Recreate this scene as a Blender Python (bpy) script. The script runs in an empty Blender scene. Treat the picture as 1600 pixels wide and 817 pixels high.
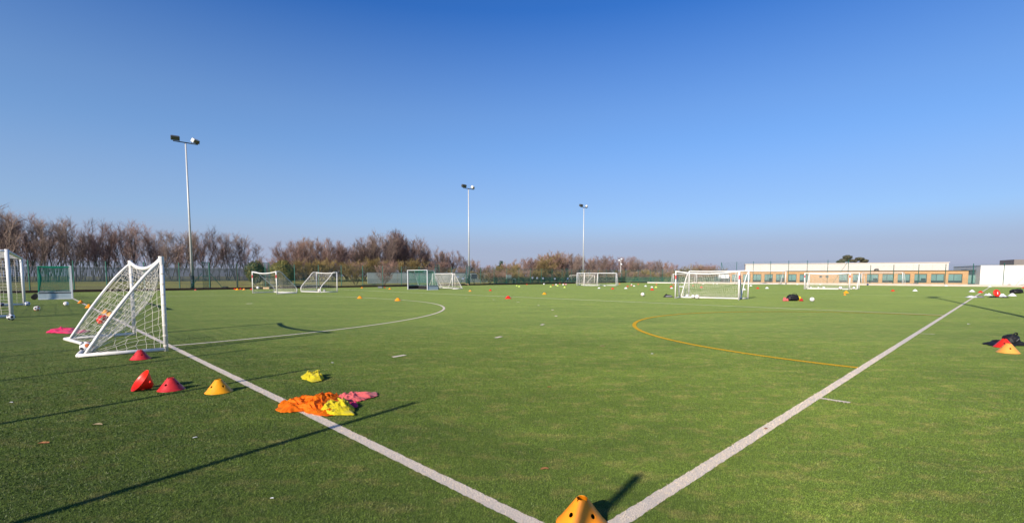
import bpy, bmesh, math, random
from mathutils import Vector, Matrix, noise
random.seed(7)
R = math.radians
S = bpy.context.scene
COL = S.collection

# ---------------------------------------------------------------- camera, sky, sun, exposure
F = 763.0; H = 1.5; P0 = math.atan(58.5 / F)
cam_d = bpy.data.cameras.new('camera'); cam = bpy.data.objects.new('camera', cam_d); COL.objects.link(cam)
cam.location = (0, 0, H); cam.rotation_euler = (math.pi / 2 - P0, 0, 0)
cam_d.sensor_width = 36; cam_d.lens = F / 1600 * 36; cam_d.shift_y = 81.5 / 1600
cam_d.clip_start = 0.05; cam_d.clip_end = 6000
S.camera = cam

SUN_AZ = 33.4      # heading the light travels towards, clockwise from +Y
SUN_EL = 25.3
w = bpy.data.worlds.new('World'); S.world = w; w.use_nodes = True
nt = w.node_tree; nt.nodes.clear()
out = nt.nodes.new('ShaderNodeOutputWorld'); bg = nt.nodes.new('ShaderNodeBackground')
sky = nt.nodes.new('ShaderNodeTexSky'); sky.sky_type = 'NISHITA'; sky.sun_disc = False
sky.sun_elevation = R(SUN_EL); sky.sun_rotation = R(180 + SUN_AZ)
sky.altitude = 200; sky.air_density = 1.0; sky.dust_density = 0.35; sky.ozone_density = 3.0
hs = nt.nodes.new('ShaderNodeHueSaturation'); hs.inputs['Saturation'].default_value = 1.12; hs.inputs['Value'].default_value = 1.0
tc = nt.nodes.new('ShaderNodeTexCoord'); sp = nt.nodes.new('ShaderNodeSeparateXYZ')
rmp = nt.nodes.new('ShaderNodeValToRGB'); mx = nt.nodes.new('ShaderNodeMix'); mx.data_type = 'RGBA'
cr = rmp.color_ramp; cr.interpolation = 'EASE'
cr.elements[0].position = 0.0; cr.elements[0].color = (0.97, 0.97, 0.97, 1)
cr.elements[1].position = 0.26; cr.elements[1].color = (0, 0, 0, 1)
e = cr.elements.new(0.045); e.color = (0.78, 0.78, 0.78, 1); e = cr.elements.new(0.12); e.color = (0.22, 0.22, 0.22, 1)
nt.links.new(tc.outputs['Generated'], sp.inputs[0]); nt.links.new(sp.outputs['Z'], rmp.inputs[0])
tn = nt.nodes.new('ShaderNodeMix'); tn.data_type = 'RGBA'; tn.blend_type = 'MULTIPLY'; tn.inputs['Factor'].default_value = 1.0
tn.inputs['B'].default_value = (0.68, 0.84, 1.22, 1)      # the photograph's cool white balance
nt.links.new(sky.outputs[0], tn.inputs['A']); nt.links.new(tn.outputs['Result'], hs.inputs['Color']); r2 = nt.nodes.new('ShaderNodeValToRGB'); r2.color_ramp.elements[0].position = .04; r2.color_ramp.elements[0].color = (.46, .46, .46, 1)
r2.color_ramp.elements[1].position = .46; r2.color_ramp.elements[1].color = (0, 0, 0, 1); e2 = r2.color_ramp.elements.new(.30); e2.color = (.24, .24, .24, 1)
m2 = nt.nodes.new('ShaderNodeMix'); m2.data_type = 'RGBA'; m2.inputs['B'].default_value = (3.3, 4.6, 4.9, 1)
nt.links.new(sp.outputs['Z'], r2.inputs[0]); nt.links.new(r2.outputs[0], m2.inputs['Factor']); nt.links.new(hs.outputs[0], m2.inputs['A'])
nt.links.new(m2.outputs['Result'], mx.inputs['A'])
nt.links.new(rmp.outputs[0], mx.inputs['Factor']); mx.inputs['B'].default_value = (2.92, 3.12, 4.4, 1)   # low band of winter haze
nt.links.new(mx.outputs['Result'], bg.inputs['Color']); bg.inputs['Strength'].default_value = 0.082
nt.links.new(bg.outputs[0], out.inputs['Surface'])

sun_d = bpy.data.lights.new('sun', 'SUN'); sun_d.energy = 4.4; sun_d.angle = R(0.53); sun_d.color = (1.0, 0.89, 0.74)
sun = bpy.data.objects.new('sun', sun_d); COL.objects.link(sun)
T = Vector((math.sin(R(SUN_AZ)) * math.cos(R(SUN_EL)), math.cos(R(SUN_AZ)) * math.cos(R(SUN_EL)), -math.sin(R(SUN_EL))))
sun.rotation_euler = T.to_track_quat('-Z', 'Y').to_euler(); sun.location = (-20, -30, 30)
S.view_settings.view_transform = 'Standard'; S.view_settings.look = 'None'
S.view_settings.exposure = 0.66; S.view_settings.gamma = 1
try:
    S.render.engine = 'CYCLES'; S.cycles.transparent_max_bounces = 16
except Exception: pass

# ---------------------------------------------------------------- frames of reference
def at(px, py, z=0.0):
    """point on the level z seen at a pixel of the 1600-wide photograph"""
    u = (px - 800) / F; v = (490 - py) / F
    d = (u, math.cos(P0) + v * math.sin(P0), -math.sin(P0) + v * math.cos(P0)); t = (z - H) / d[2]
    return Vector((d[0] * t, d[1] * t, z))
C0 = at(906.2, 854.2)
AZ = R(45.3); A_ = Vector((math.sin(AZ), math.cos(AZ), 0)); B_ = Vector((-math.cos(AZ), math.sin(AZ), 0))
def pw(a, b, z=0.0):
    """pitch coordinates: a along the touchline, b along the goal line, from the near corner"""
    return C0 + A_ * a + B_ * b + Vector((0, 0, z))
def w2p(p):
    q = Vector(p) - C0; return q.dot(A_), q.dot(B_)
PITCH_ROT = math.atan2(A_.y, A_.x)
def col_at(px, Y, z=0.0):
    k = (px - 800) / F / (math.cos(P0) + 45 / F * math.sin(P0)); return Vector((k * Y, Y, z))
def col_b(px, b, z=0.0):
    k = (px - 800) / F / (math.cos(P0) + 45 / F * math.sin(P0))
    q = C0 + B_ * b; a = (k * q.y - q.x) / (A_.x - k * A_.y); return pw(a, b, z)
def ztop(py, Y):
    k = (490 - py) / F; return H + Y * (k*math.cos(P0) - math.sin(P0)) / (math.cos(P0) + k*math.sin(P0))

def gz(p):
    """height of the natural ground round the pitch"""
    a, b = w2p(p)
    t = min(1, max(0, (b - 62) / 20)); t = t * t * (3 - 2 * t)
    s = min(1, max(0, (a - 97) / 8)) * min(1, max(0, (70 - b) / 10))
    return -0.04 + 0.8 * t - 0.35 * s

# ---------------------------------------------------------------- materials
MATS = {}
def mat(name, col, rough=0.6, var=0.0, scale=8.0, bump=0.0, bscale=40.0, spec=0.3, metal=0.0, trans=0.0, col2=None, diffr=0.0, sheen=0.0):
    if name in MATS: return MATS[name]
    m = bpy.data.materials.new(name); m.use_nodes = True; n = m.node_tree.nodes; l = m.node_tree.links
    b = n['Principled BSDF']; b.inputs['Roughness'].default_value = rough; b.inputs['Metallic'].default_value = metal
    b.inputs['Specular IOR Level'].default_value = spec
    if 'Diffuse Roughness' in b.inputs: b.inputs['Diffuse Roughness'].default_value = diffr
    if sheen: b.inputs['Sheen Weight'].default_value = sheen
    tcn = n.new('ShaderNodeTexCoord')
    c2 = col2 or tuple(max(0, c * (1 - var)) for c in col)
    if var or col2:
        no = n.new('ShaderNodeTexNoise'); no.inputs['Scale'].default_value = scale; no.inputs['Detail'].default_value = 6
        l.new(tcn.outputs['Object'], no.inputs['Vector'])
        rp = n.new('ShaderNodeValToRGB'); rp.color_ramp.elements[0].position = .3; rp.color_ramp.elements[1].position = .7
        rp.color_ramp.elements[0].color = (*c2, 1); rp.color_ramp.elements[1].color = (*col, 1)
        l.new(no.outputs['Fac'], rp.inputs[0]); l.new(rp.outputs[0], b.inputs['Base Color'])
    else: b.inputs['Base Color'].default_value = (*col, 1)
    if bump:
        n2 = n.new('ShaderNodeTexNoise'); n2.inputs['Scale'].default_value = bscale; n2.inputs['Detail'].default_value = 5
        l.new(tcn.outputs['Object'], n2.inputs['Vector'])
        bp = n.new('ShaderNodeBump'); bp.inputs['Strength'].default_value = bump; bp.inputs['Distance'].default_value = 0.02
        l.new(n2.outputs['Fac'], bp.inputs['Height']); l.new(bp.outputs[0], b.inputs['Normal'])
    if trans:
        tr = n.new('ShaderNodeBsdfTranslucent'); ms = n.new('ShaderNodeMixShader'); ms.inputs[0].default_value = trans
        src = b.inputs['Base Color'].links[0].from_socket if b.inputs['Base Color'].is_linked else None
        if src: l.new(src, tr.inputs[0])
        else: tr.inputs[0].default_value = (*col, 1)
        l.new(b.outputs[0], ms.inputs[1]); l.new(tr.outputs[0], ms.inputs[2]); l.new(ms.outputs[0], n['Material Output'].inputs[0])
    MATS[name] = m; return m

M_white = mat('white upvc', (.80, .78, .74), .35, .12, 3.0, spec=.5)
M_cream = mat('weathered white upvc', (.74, .69, .60), .4, .2, 3.0, spec=.4)
M_alu = mat('white powder coated aluminium', (.72, .74, .75), .35, .1, 2.0, spec=.5)
M_net = mat('white net cord', (.72, .68, .60), .8)
M_gnet = mat('green net cord', (.01, .26, .16), .8)
M_galv = mat('galvanised steel', (.56, .57, .56), .5, .12, 1.5, metal=.1, spec=.5)
M_dgrey = mat('dark grey steel', (.07, .075, .08), .5, .2, 4)
M_greenp = mat('green powder coated steel', (.008, .115, .085), .45, .2, 1.0, spec=.4)
M_dkpost = mat('black steel', (.012, .016, .016), .5)
M_red = mat('red soft plastic', (.80, .028, .012), .38, .14, 9, spec=.5, trans=.10)
M_crim = mat('crimson soft plastic', (.68, .035, .035), .4, .2, 9, spec=.5, trans=.10)
M_orange = mat('orange soft plastic', (1.0, .315, .008), .42, .06, 9, spec=.4, trans=.04)
M_peach = mat('faded orange plastic', (.88, .38, .07), .45, .2, 9, spec=.4, trans=.1)
M_yel = mat('yellow soft plastic', (.95, .40, .006), .38, .12, 9, spec=.5, trans=.1)
M_lime = mat('lime plastic', (.62, .78, .14), .45, .1, 9)
M_wplas = mat('white plastic', (.80, .80, .80), .4, .08, 9)
M_oranget = mat('orange training bib cloth', (.98, .15, .002), .65, .25, 9, bump=.25, bscale=60, trans=.35, col2=(.98, .26, .003))
M_yelt = mat('yellow training bib cloth', (.80, .66, .01), .8, .2, 14, bump=.5, bscale=60, trans=.25, sheen=.2)
M_pinkt = mat('pink training bib cloth', (.95, .17, .17), .8, .2, 14, bump=.5, bscale=60, trans=.25, sheen=.2)
M_magt = mat('magenta training bib cloth', (.92, .02, .15), .8, .2, 14, bump=.5, bscale=60, trans=.2, sheen=.2)
M_redt = mat('red cloth', (.5, .02, .03), .85, .2, 14, trans=.1)
M_blackt = mat('black nylon', (.012, .012, .014), .6, .4, 20, bump=.6, bscale=30, spec=.4)
M_greyt = mat('grey cloth', (.2, .2, .21), .85, .3, 20)
M_whitet = mat('white cloth', (.66, .66, .68), .85, .2, 20)
M_rubber = mat('black rubber', (.015, .015, .015), .7)
M_bdark = mat('dark ball panel', (.03, .03, .04), .45)
M_bor = mat('orange ball panel', (.75, .2, .06), .45)
M_bblu = mat('blue ball panel', (.04, .12, .35), .45)
M_bwhite = mat('white ball panel', (.80, .80, .78), .4, .06, 12, spec=.5)
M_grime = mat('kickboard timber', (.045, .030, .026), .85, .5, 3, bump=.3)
M_kerb = mat('far concrete kerb', (.60, .50, .42), .85, .2, 1.2)
M_wkerb = mat('white painted kerb', (.75, .71, .65), .8, .15, 1.2)
M_palis = mat('grey palisade steel', (.135, .15, .17), .6, .3, .8)
M_hoard = mat('pale green hoarding', (.50, .56, .50), .7, .2, .7)
M_bark = mat('grey brown bark', (.19, .145, .11), .9, .45, 1.3)
M_twig1 = mat('grey brown twigs', (.275, .205, .17), .9, .3, .5)
M_twig2 = mat('red brown twigs', (.32, .205, .16), .9, .3, .5)
M_twig3 = mat('olive twigs', (.30, .225, .09), .9, .35, .5)
M_twig4 = mat('purple brown twigs', (.30, .20, .175), .9, .3, .5)
M_leaf = mat('evergreen leaves', (.17, .18, .045), .6, .5, 1.5, col2=(.24, .19, .05))
M_leafd = mat('dark evergreen leaves', (.06, .10, .045), .6, .5, 1.5)
M_pine = mat('pine needles', (.13, .115, .075), .7, .4, .8)
M_wood = mat('pale timber', (.52, .38, .22), .7, .25, 4)
M_lens = mat('floodlight glass', (.06, .07, .05), .12, spec=.8)
M_sign = mat('white sign plate', (.7, .72, .75), .4)
M_signb = mat('blue sign plate', (.08, .22, .5), .4)
M_tape = mat('red tape', (.62, .10, .11), .5)
M_boardd = mat('black goal board', (.02, .02, .022), .6, .3, 3)
M_boardl = mat('pale blue goal board', (.50, .60, .62), .5, .15, 2)

# ---------------------------------------------------------------- mesh helpers
class MB:
    def __init__(s): s.v = []; s.f = []; s.m = []; s.cur = 0
    def add(s, vs, fs):
        o = len(s.v); s.v += [tuple(v) for v in vs]
        for f in fs: s.f.append([o + i for i in f]); s.m.append(s.cur)
        return s
    def box(s, c, sz, rz=0.0, M=None):
        hx, hy, hz = sz[0] / 2, sz[1] / 2, sz[2] / 2; vs = []
        for x, y, z in ((-1,-1,-1),(1,-1,-1),(1,1,-1),(-1,1,-1),(-1,-1,1),(1,-1,1),(1,1,1),(-1,1,1)):
            v = Vector((x * hx, y * hy, z * hz))
            if M is not None: v = M @ v
            elif rz: v = Matrix.Rotation(rz, 3, 'Z') @ v
            vs.append(v + Vector(c))
        return s.add(vs, [(0,3,2,1),(4,5,6,7),(0,1,5,4),(1,2,6,5),(2,3,7,6),(3,0,4,7)])
    def bar(s, p, q, wd, ht=None):
        """rectangular bar from p to q"""
        p, q = Vector(p), Vector(q); d = q - p; L = d.length; d.normalize(); ht = ht or wd
        up = Vector((0, 0, 1)) if abs(d.z) < .95 else Vector((0, 1, 0))
        sx = d.cross(up).normalized(); uz = sx.cross(d)
        vs = []
        for e_ in (p, q):
            for i, j in ((-1,-1),(1,-1),(1,1),(-1,1)): vs.append(e_ + sx * (i * wd / 2) + uz * (j * ht / 2))
        return s.add(vs, [(0,1,2,3),(7,6,5,4),(0,4,5,1),(1,5,6,2),(2,6,7,3),(3,7,4,0)])
    def tube(s, pts, r, n=8, caps=True):
        pts = [Vector(p) for p in pts]; rs = r if isinstance(r, (list, tuple)) else [r] * len(pts)
        o = len(s.v); prev = None
        for i, p in enumerate(pts):
            d = (pts[min(i + 1, len(pts) - 1)] - pts[max(i - 1, 0)]).normalized()
            if prev is None:
                up = Vector((0, 0, 1)) if abs(d.z) < .9 else Vector((1, 0, 0)); sx = d.cross(up).normalized()
            else: sx = (prev - d * prev.dot(d)).normalized()
            prev = sx; sy = d.cross(sx)
            for k in range(n):
                a = 2 * math.pi * k / n; s.v.append(tuple(p + (sx * math.cos(a) + sy * math.sin(a)) * rs[i]))
        for i in range(len(pts) - 1):
            for k in range(n):
                k2 = (k + 1) % n
                s.f.append([o + i*n + k, o + i*n + k2, o + (i+1)*n + k2, o + (i+1)*n + k]); s.m.append(s.cur)
        if caps:
            s.f.append([o + k for k in reversed(range(n))]); s.m.append(s.cur)
            s.f.append([o + (len(pts)-1)*n + k for k in range(n)]); s.m.append(s.cur)
        return s
    def lathe(s, prof, n=24, c=(0,0,0)):
        o = len(s.v)
        for r, z in prof:
            for k in range(n):
                a = 2*math.pi*k/n; s.v.append((c[0] + r*math.cos(a), c[1] + r*math.sin(a), c[2] + z))
        for i in range(len(prof)-1):
            for k in range(n):
                k2 = (k+1) % n; s.f.append([o+i*n+k, o+i*n+k2, o+(i+1)*n+k2, o+(i+1)*n+k]); s.m.append(s.cur)
        return s
    def build(s, name, m, parent=None, smooth=False, bevel=0, loc=None):
        me = bpy.data.meshes.new(name); me.from_pydata(s.v, [], s.f)
        ms = m if isinstance(m, (list, tuple)) else [m]
        for x in ms: me.materials.append(x)
        if len(ms) > 1: me.polygons.foreach_set('material_index', s.m)
        if smooth: me.polygons.foreach_set('use_smooth', [True] * len(me.polygons))
        me.update(); o = bpy.data.objects.new(name, me); COL.objects.link(o)
        if parent: o.parent = parent
        if loc is not None: o.location = loc
        if bevel:
            b = o.modifiers.new('bevel', 'BEVEL'); b.width = bevel; b.segments = 2; b.limit_method = 'ANGLE'
        return o

def tag(o, label=None, cat=None, group=None, kind=None):
    if label: o['label'] = label
    if cat: o['category'] = cat
    if group: o['group'] = group
    if kind: o['kind'] = kind
    return o
def empty(name, loc=(0,0,0), rz=0.0, label=None, cat=None, group=None):
    o = bpy.data.objects.new(name, None); COL.objects.link(o); o.location = loc; o.rotation_euler = (0, 0, rz); o.empty_display_size = .3
    return tag(o, label, cat, group)
def copy_tree(o, parent=None, kids=None):
    c = o.copy(); COL.objects.link(c); c.parent = parent
    for ch in [x for x in ALLKIDS.get(o.name, [])]: copy_tree(ch, c)
    return c
ALLKIDS = {}
def reg(o, kids): ALLKIDS[o.name] = kids; return o

# ================================================================ SETTING
# natural ground
def line_coords(vals): return vals
av = [-3000, -600, -150, -60, -20, 0, 20, 40, 60, 80, 92, 97, 99, 101, 103, 105, 110, 130, 200, 600, 3000]
bv = [-3000, -600, -150, -40, -8, 0, 30, 55, 60, 61, 62, 64, 66, 68, 70, 72, 74, 76, 78, 80, 82, 90, 120, 200, 600, 3000]
g = MB(); vs = []
for a in av:
    for b in bv:
        p = pw(a, b); vs.append((p.x, p.y, gz(p)))
nb = len(bv)
g.add(vs, [(i*nb+j, i*nb+j+1, (i+1)*nb+j+1, (i+1)*nb+j)[::-1] for i in range(len(av)-1) for j in range(nb-1)])
M_meadow = mat('rough winter grass', (.24, .23, .06), .9, .4, .25, bump=.6, bscale=6, col2=(.17, .15, .06), diffr=.8)
tag(g.build('ground', M_meadow, smooth=True), kind='structure')

# artificial turf
def turf_material(blade=False):
    m = bpy.data.materials.new('turf fibres' if blade else 'artificial turf'); m.use_nodes = True; n = m.node_tree.nodes; l = m.node_tree.links
    b = n['Principled BSDF']; b.inputs['Roughness'].default_value = .85; b.inputs['Specular IOR Level'].default_value = .15
    if 'Diffuse Roughness' in b.inputs: b.inputs['Diffuse Roughness'].default_value = 1.0
    b.inputs['Sheen Weight'].default_value = .10; b.inputs['Sheen Roughness'].default_value = .5; b.inputs['Sheen Tint'].default_value = (.75, .85, .35, 1)
    t = n.new('ShaderNodeTexCoord')
    def noi(scale, det=6, sx=1, sy=1, rot=0, rough=.6):
        mp = n.new('ShaderNodeMapping'); mp.inputs['Scale'].default_value = (sx, sy, 1); mp.inputs['Rotation'].default_value = (0, 0, rot)
        l.new(t.outputs['Object'], mp.inputs['Vector'])
        x = n.new('ShaderNodeTexNoise'); x.inputs['Scale'].default_value = scale; x.inputs['Detail'].default_value = det; x.inputs['Roughness'].default_value = rough
        l.new(mp.outputs[0], x.inputs['Vector']); return x.outputs['Fac']
    def ramp(src, p0, c0, p1, c1):
        r = n.new('ShaderNodeValToRGB'); e0, e1 = r.color_ramp.elements
        e0.position = p0; e1.position = p1; e0.color = (*c0, 1); e1.color = (*c1, 1); l.new(src, r.inputs[0]); return r.outputs[0]
    def mix(f, a_, b_, mode='MIX'):
        x = n.new('ShaderNodeMix'); x.data_type = 'RGBA'; x.blend_type = mode
        if isinstance(f, float): x.inputs['Factor'].default_value = f
        else: l.new(f, x.inputs['Factor'])
        for s_, v in (('A', a_), ('B', b_)):
            if isinstance(v, tuple): x.inputs[s_].default_value = (*v, 1)
            else: l.new(v, x.inputs[s_])
        return x.outputs['Result']
    R45 = -PITCH_ROT
    blades = ramp(noi(95, 5, 1, 1, 0, .8), .36, (.046, .082, .012), .66, (.166, .250, .042))       # single tufts
    tufts = ramp(noi(24, 6, 1, 1, 0, .75), .32, (.55, .58, .55), .70, (1.32, 1.30, 1.25))
    c = mix(1.0, blades, tufts, 'MULTIPLY')
    streak = ramp(noi(3.4, 9, 1.0, 1.5, .25, .68), .50, (0, 0, 0), .72, (1, 1, 1))        # worn, sandy, lying fibres
    sf = n.new('ShaderNodeMath'); sf.operation = 'MULTIPLY'; sf.inputs[1].default_value = .75; l.new(streak, sf.inputs[0])
    c = mix(sf.outputs[0], c, mix(1.0, (.27, .235, .085), tufts, 'MULTIPLY'))
    big = ramp(noi(.16, 4, 1, 3.2, .1), .3, (.76, .80, .78), .7, (1.16, 1.12, 1.10))
    c = mix(1.0, c, big, 'MULTIPLY')
    mid = ramp(noi(.9, 5, 1, 2.0, .2), .3, (.80, .83, .83), .7, (1.14, 1.11, 1.09))
    c = mix(1.0, c, mid, 'MULTIPLY')
    if blade:
        gm = n.new('ShaderNodeNewGeometry'); c = mix(1.0, c, ramp(gm.outputs['Random Per Island'], 0, (1.0, 1.0, 1.0), 1, (1.65, 1.6, 1.6)), 'MULTIPLY')
        l.new(c, b.inputs['Base Color']); b.inputs['Specular IOR Level'].default_value = .3; b.inputs['Roughness'].default_value = .5; return m
    l.new(c, b.inputs['Base Color'])
    bp = n.new('ShaderNodeBump'); bp.inputs['Strength'].default_value = 1.0; bp.inputs['Distance'].default_value = .015
    l.new(noi(170, 4, 1, 1, 0, .8), bp.inputs['Height'])
    b2 = n.new('ShaderNodeBump'); b2.inputs['Strength'].default_value = .6; b2.inputs['Distance'].default_value = .02
    l.new(noi(22, 4, 1, 1.6, .2, .7), b2.inputs['Height']); l.new(bp.outputs[0], b2.inputs['Normal']); l.new(b2.outputs[0], b.inputs['Normal'])
    return m
M_turf = turf_material()
g = MB()
A0, A1, B0, B1 = -5.2, 96.0, -12.0, 60.0
g.add([pw(A0, B0), pw(A1, B0), pw(A1, B1), pw(A0, B1)], [(0, 1, 2, 3)])
tag(g.build('artificial_turf_pitch', M_turf), kind='structure')

# painted lines: sheets 4 mm above the turf, with the ragged edge of fibres dyed one by one
def paint_material(name, col, wear):
    m = bpy.data.materials.new(name); m.use_nodes = True; n = m.node_tree.nodes; l = m.node_tree.links
    b = n['Principled BSDF']; b.inputs['Roughness'].default_value = .9; b.inputs['Specular IOR Level'].default_value = .15
    t = n.new('ShaderNodeTexCoord'); x = n.new('ShaderNodeTexNoise'); x.inputs['Scale'].default_value = 95; x.inputs['Detail'].default_value = 5; x.inputs['Roughness'].default_value = .75
    l.new(t.outputs['Object'], x.inputs['Vector']); r = n.new('ShaderNodeValToRGB'); l.new(x.outputs['Fac'], r.inputs[0])
    r.color_ramp.elements[0].position = .26 + wear; r.color_ramp.elements[0].color = (.10, .12, .04, 1)
    r.color_ramp.elements[1].position = .43 + wear; r.color_ramp.elements[1].color = (*[c * .88 for c in col], 1)
    e = r.color_ramp.elements.new(.72); e.color = (*col, 1)
    l.new(r.outputs[0], b.inputs['Base Color'])
    bp = n.new('ShaderNodeBump'); bp.inputs['Strength'].default_value = .8; bp.inputs['Distance'].default_value = .01
    l.new(x.outputs['Fac'], bp.inputs['Height']); l.new(bp.outputs[0], b.inputs['Normal']); return m
M_lw = paint_material('white line fibres', (.76, .67, .55), -0.02)
M_lw2 = paint_material('thin white line fibres', (.80, .78, .56), -0.02)
M_ly = paint_material('yellow line fibres', (.74, .42, .015), 0.0)
M_ly2 = paint_material('faint yellow line fibres', (.52, .36, .03), 0.03)
def ribbon(name, pts, wd, m, z=.004, ragged=True):
    """pts in pitch coords"""
    P = [Vector((a, b)) for a, b in pts]; Q = [P[0]]
    for p, q in zip(P, P[1:]):                       # resample densely near the camera
        L = (q - p).length; k = 0.0
        while k < L:
            d = (p + (q-p)*(k/L) - Vector((-2, -1.6))).length
            k += max(.012, min(3.0, .0035 * d * d)) if ragged else 1.0
            Q.append(p + (q-p) * min(1, k / L))
    v = []; rn = random.Random(5)
    for i, p in enumerate(Q):
        d = (Q[min(i+1, len(Q)-1)] - Q[max(i-1, 0)])
        if d.length < 1e-6: d = Vector((1, 0))
        d.normalize(); nrm = Vector((-d.y, d.x)); dist = (p - Vector((-2, -1.6))).length
        j = .0055 if (ragged and dist < 15) else 0
        for s_ in (1, -1):
            q = p + nrm * s_ * (wd/2 + rn.uniform(-j, j)); ww = pw(q.x, q.y, z); v.append(ww)
    m_ = MB(); m_.add(v, [(2*i, 2*i+1, 2*i+3, 2*i+2) for i in range(len(Q)-1)])
    return tag(m_.build(name, m), kind='structure')
ribbon('goal_line_marking', [(-.06, 0), (-.0001, 0)] and [(0, -.06), (0, 55)], .105, M_lw)
ribbon('touchline_marking', [(.055, 0), (91.4, 0)], .105, M_lw)
ribbon('far_sideline_marking', [(.05, 55), (91.4, 55)], .085, M_lw2)
ribbon('twenty_three_metre_marking', [(22.95, .06), (22.95, 54.9)], .15, M_lw2)
ribbon('halfway_marking', [(45.7, .06), (45.7, 54.9)], .075, M_lw2)
ribbon('far_twenty_three_metre_marking', [(68.45, .06), (68.45, 54.9)], .075, M_lw2)
ribbon('far_goal_line_marking', [(91.4, -.04), (91.4, 55)], .075, M_lw2)
def arc(ca, cb, r, t0, t1, n=60): return [(ca + r*math.cos(R(t0 + (t1-t0)*i/n)), cb + r*math.sin(R(t0 + (t1-t0)*i/n))) for i in range(n+1)]
Dd = arc(0, 25.67, 14.63, -89.8, 0) + arc(0, 29.33, 14.63, 0, 89.8)
ribbon('shooting_circle_marking', Dd, .10, M_lw, z=.0045)
ribbon('far_shooting_circle_marking', [(91.4 - a, b) for a, b in Dd], .075, M_lw2, z=.0045)
ribbon('yellow_semicircle_marking', arc(15.0, 0, 7.5, 179.6, 0.4, 70), .115, M_ly, z=.0085)
ribbon('yellow_line_marking', [(22.80, .06), (22.80, 4.5)], .06, M_ly2, z=.0085)
ribbon('yellow_cross_marking', [(34, .1), (34, 40)], .05, M_ly2, z=.0085)
def dash(name, p, q, m=M_lw, wd=.095): ribbon(name, [p, q], wd, m, z=.0085, ragged=True)
for cb, sg in ((25.67, -1), (29.33, 1)):
    for k in range(9):
        t = R(8.2 + 9.9 * k); r = 19.5
        ca = r * math.sin(t); c2 = cb + sg * r * math.cos(t); ta = (math.cos(t)*.15, -sg*math.sin(t)*.15)
        dash('broken_circle_dash', (ca - ta[0], c2 - ta[1]), (ca + ta[0], c2 + ta[1]))
for a in (4.75, 14.45, 45.7, 76.8): dash('sideline_tick', (a, -.06), (a + .01, -.36), wd=.055)
dash('penalty_spot', (6.3, 27.5), (6.6, 27.5), wd=.25)

# upright fibres of the turf (and of the lines dyed into it) over the near part of the pitch
import numpy as np
def fibres():
    rg = np.random.default_rng(3); bands = [(1.6, 4.5, 12000, .0040, .012), (4.5, 6.5, 8000, .0052, .013), (6.5, 15, 5200, .0065, .0135)]
    X = []; Wd = []; Hh = []
    for r0, r1, den, wd, hh in bands:
        half = R(62); area = half*(r1*r1 - r0*r0); n = int(area*den)
        r = np.sqrt(rg.uniform(r0*r0, r1*r1, n)); t = rg.uniform(-half, half, n)
        X.append(np.stack([r*np.sin(t), r*np.cos(t)], 1)); Wd.append(wd*rg.uniform(.7, 1.3, n)); Hh.append(hh*rg.uniform(.6, 1.25, n))
    rr_ = np.hypot(X[2][:, 0], X[2][:, 1]); kp = rg.uniform(0, 1, len(rr_)) < ((15 - rr_)/8.5)**1.3      # thins out with distance
    X[2] = X[2][kp]; Wd[2] = Wd[2][kp]; Hh[2] = Hh[2][kp]
    X = np.concatenate(X); Wd = np.concatenate(Wd); Hh = np.concatenate(Hh); n = len(X)
    q = X - np.array([C0.x, C0.y]); a = q @ np.array([A_.x, A_.y]); b = q @ np.array([B_.x, B_.y])
    ok = (a > A0) & (b > B0) & (b < B1)
    wh = ((abs(a) < .0525) & (b > -.06)) | ((abs(b) < .0525) & (a > -.055)) | ((abs(a - 22.95) < .042) & (b > 0))
    for cb, sg in ((25.67, -1), (29.33, 1)):
        rr = np.hypot(a, b - cb); wh |= (abs(rr - 14.63) < .0425) & (a > 0) & ((b - cb)*sg > 0)
        for k in range(9):
            tt = R(8.2 + 9.9*k); ca = 19.5*math.sin(tt); c2 = cb + sg*19.5*math.cos(tt)
            da = (a - ca)*math.cos(tt) - (b - c2)*sg*math.sin(tt); dn = (a - ca)*math.sin(tt) + (b - c2)*sg*math.cos(tt)
            wh |= (abs(da) < .15) & (abs(dn) < .0475)
    for ta in (4.75, 14.45): wh |= (abs(a - ta) < .0275) & (b < 0) & (b > -.36)
    ye = (abs(np.hypot(a - 15.0, b) - 7.5) < .0575) & (b > .05)
    ang = rg.uniform(0, np.pi, n); lean = rg.normal(0, .45, (n, 2))*Hh[:, None] + np.array([.15, -.1])*Hh[:, None]
    def mk(sel, name, m):
        k = int(sel.sum()); x = X[sel]; w_ = Wd[sel][:, None]*.5; h_ = Hh[sel]; dr = np.stack([np.cos(ang[sel]), np.sin(ang[sel])], 1)*w_
        co = np.zeros((k, 3, 3)); co[:, 0, :2] = x - dr; co[:, 1, :2] = x + dr; co[:, 2, :2] = x + lean[sel]; co[:, 2, 2] = h_
        me = bpy.data.meshes.new(name); me.vertices.add(3*k); me.vertices.foreach_set('co', co.ravel().astype(np.float32))
        me.loops.add(3*k); me.loops.foreach_set('vertex_index', np.arange(3*k, dtype=np.int32)); me.polygons.add(k)
        me.polygons.foreach_set('loop_start', np.arange(0, 3*k, 3, dtype=np.int32)); me.polygons.foreach_set('loop_total', np.full(k, 3, dtype=np.int32))
        me.materials.append(m); me.update(calc_edges=True); o = bpy.data.objects.new(name, me); COL.objects.link(o); return o
    white = wh & ok; yel = ye & ok & ~wh; grn = ok & ~wh & ~ye
    tag(mk(grn, 'turf_fibres', turf_material(True)), 'short green plastic fibres of the artificial turf', 'turf', kind='stuff')
    tag(mk(white, 'white_line_fibres', M_lwf), 'white dyed fibres of the painted lines near the camera', 'line fibres', kind='stuff')
    tag(mk(yel, 'yellow_line_fibres', M_lyf), 'yellow dyed fibres of the curved line', 'line fibres', kind='stuff')
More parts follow.
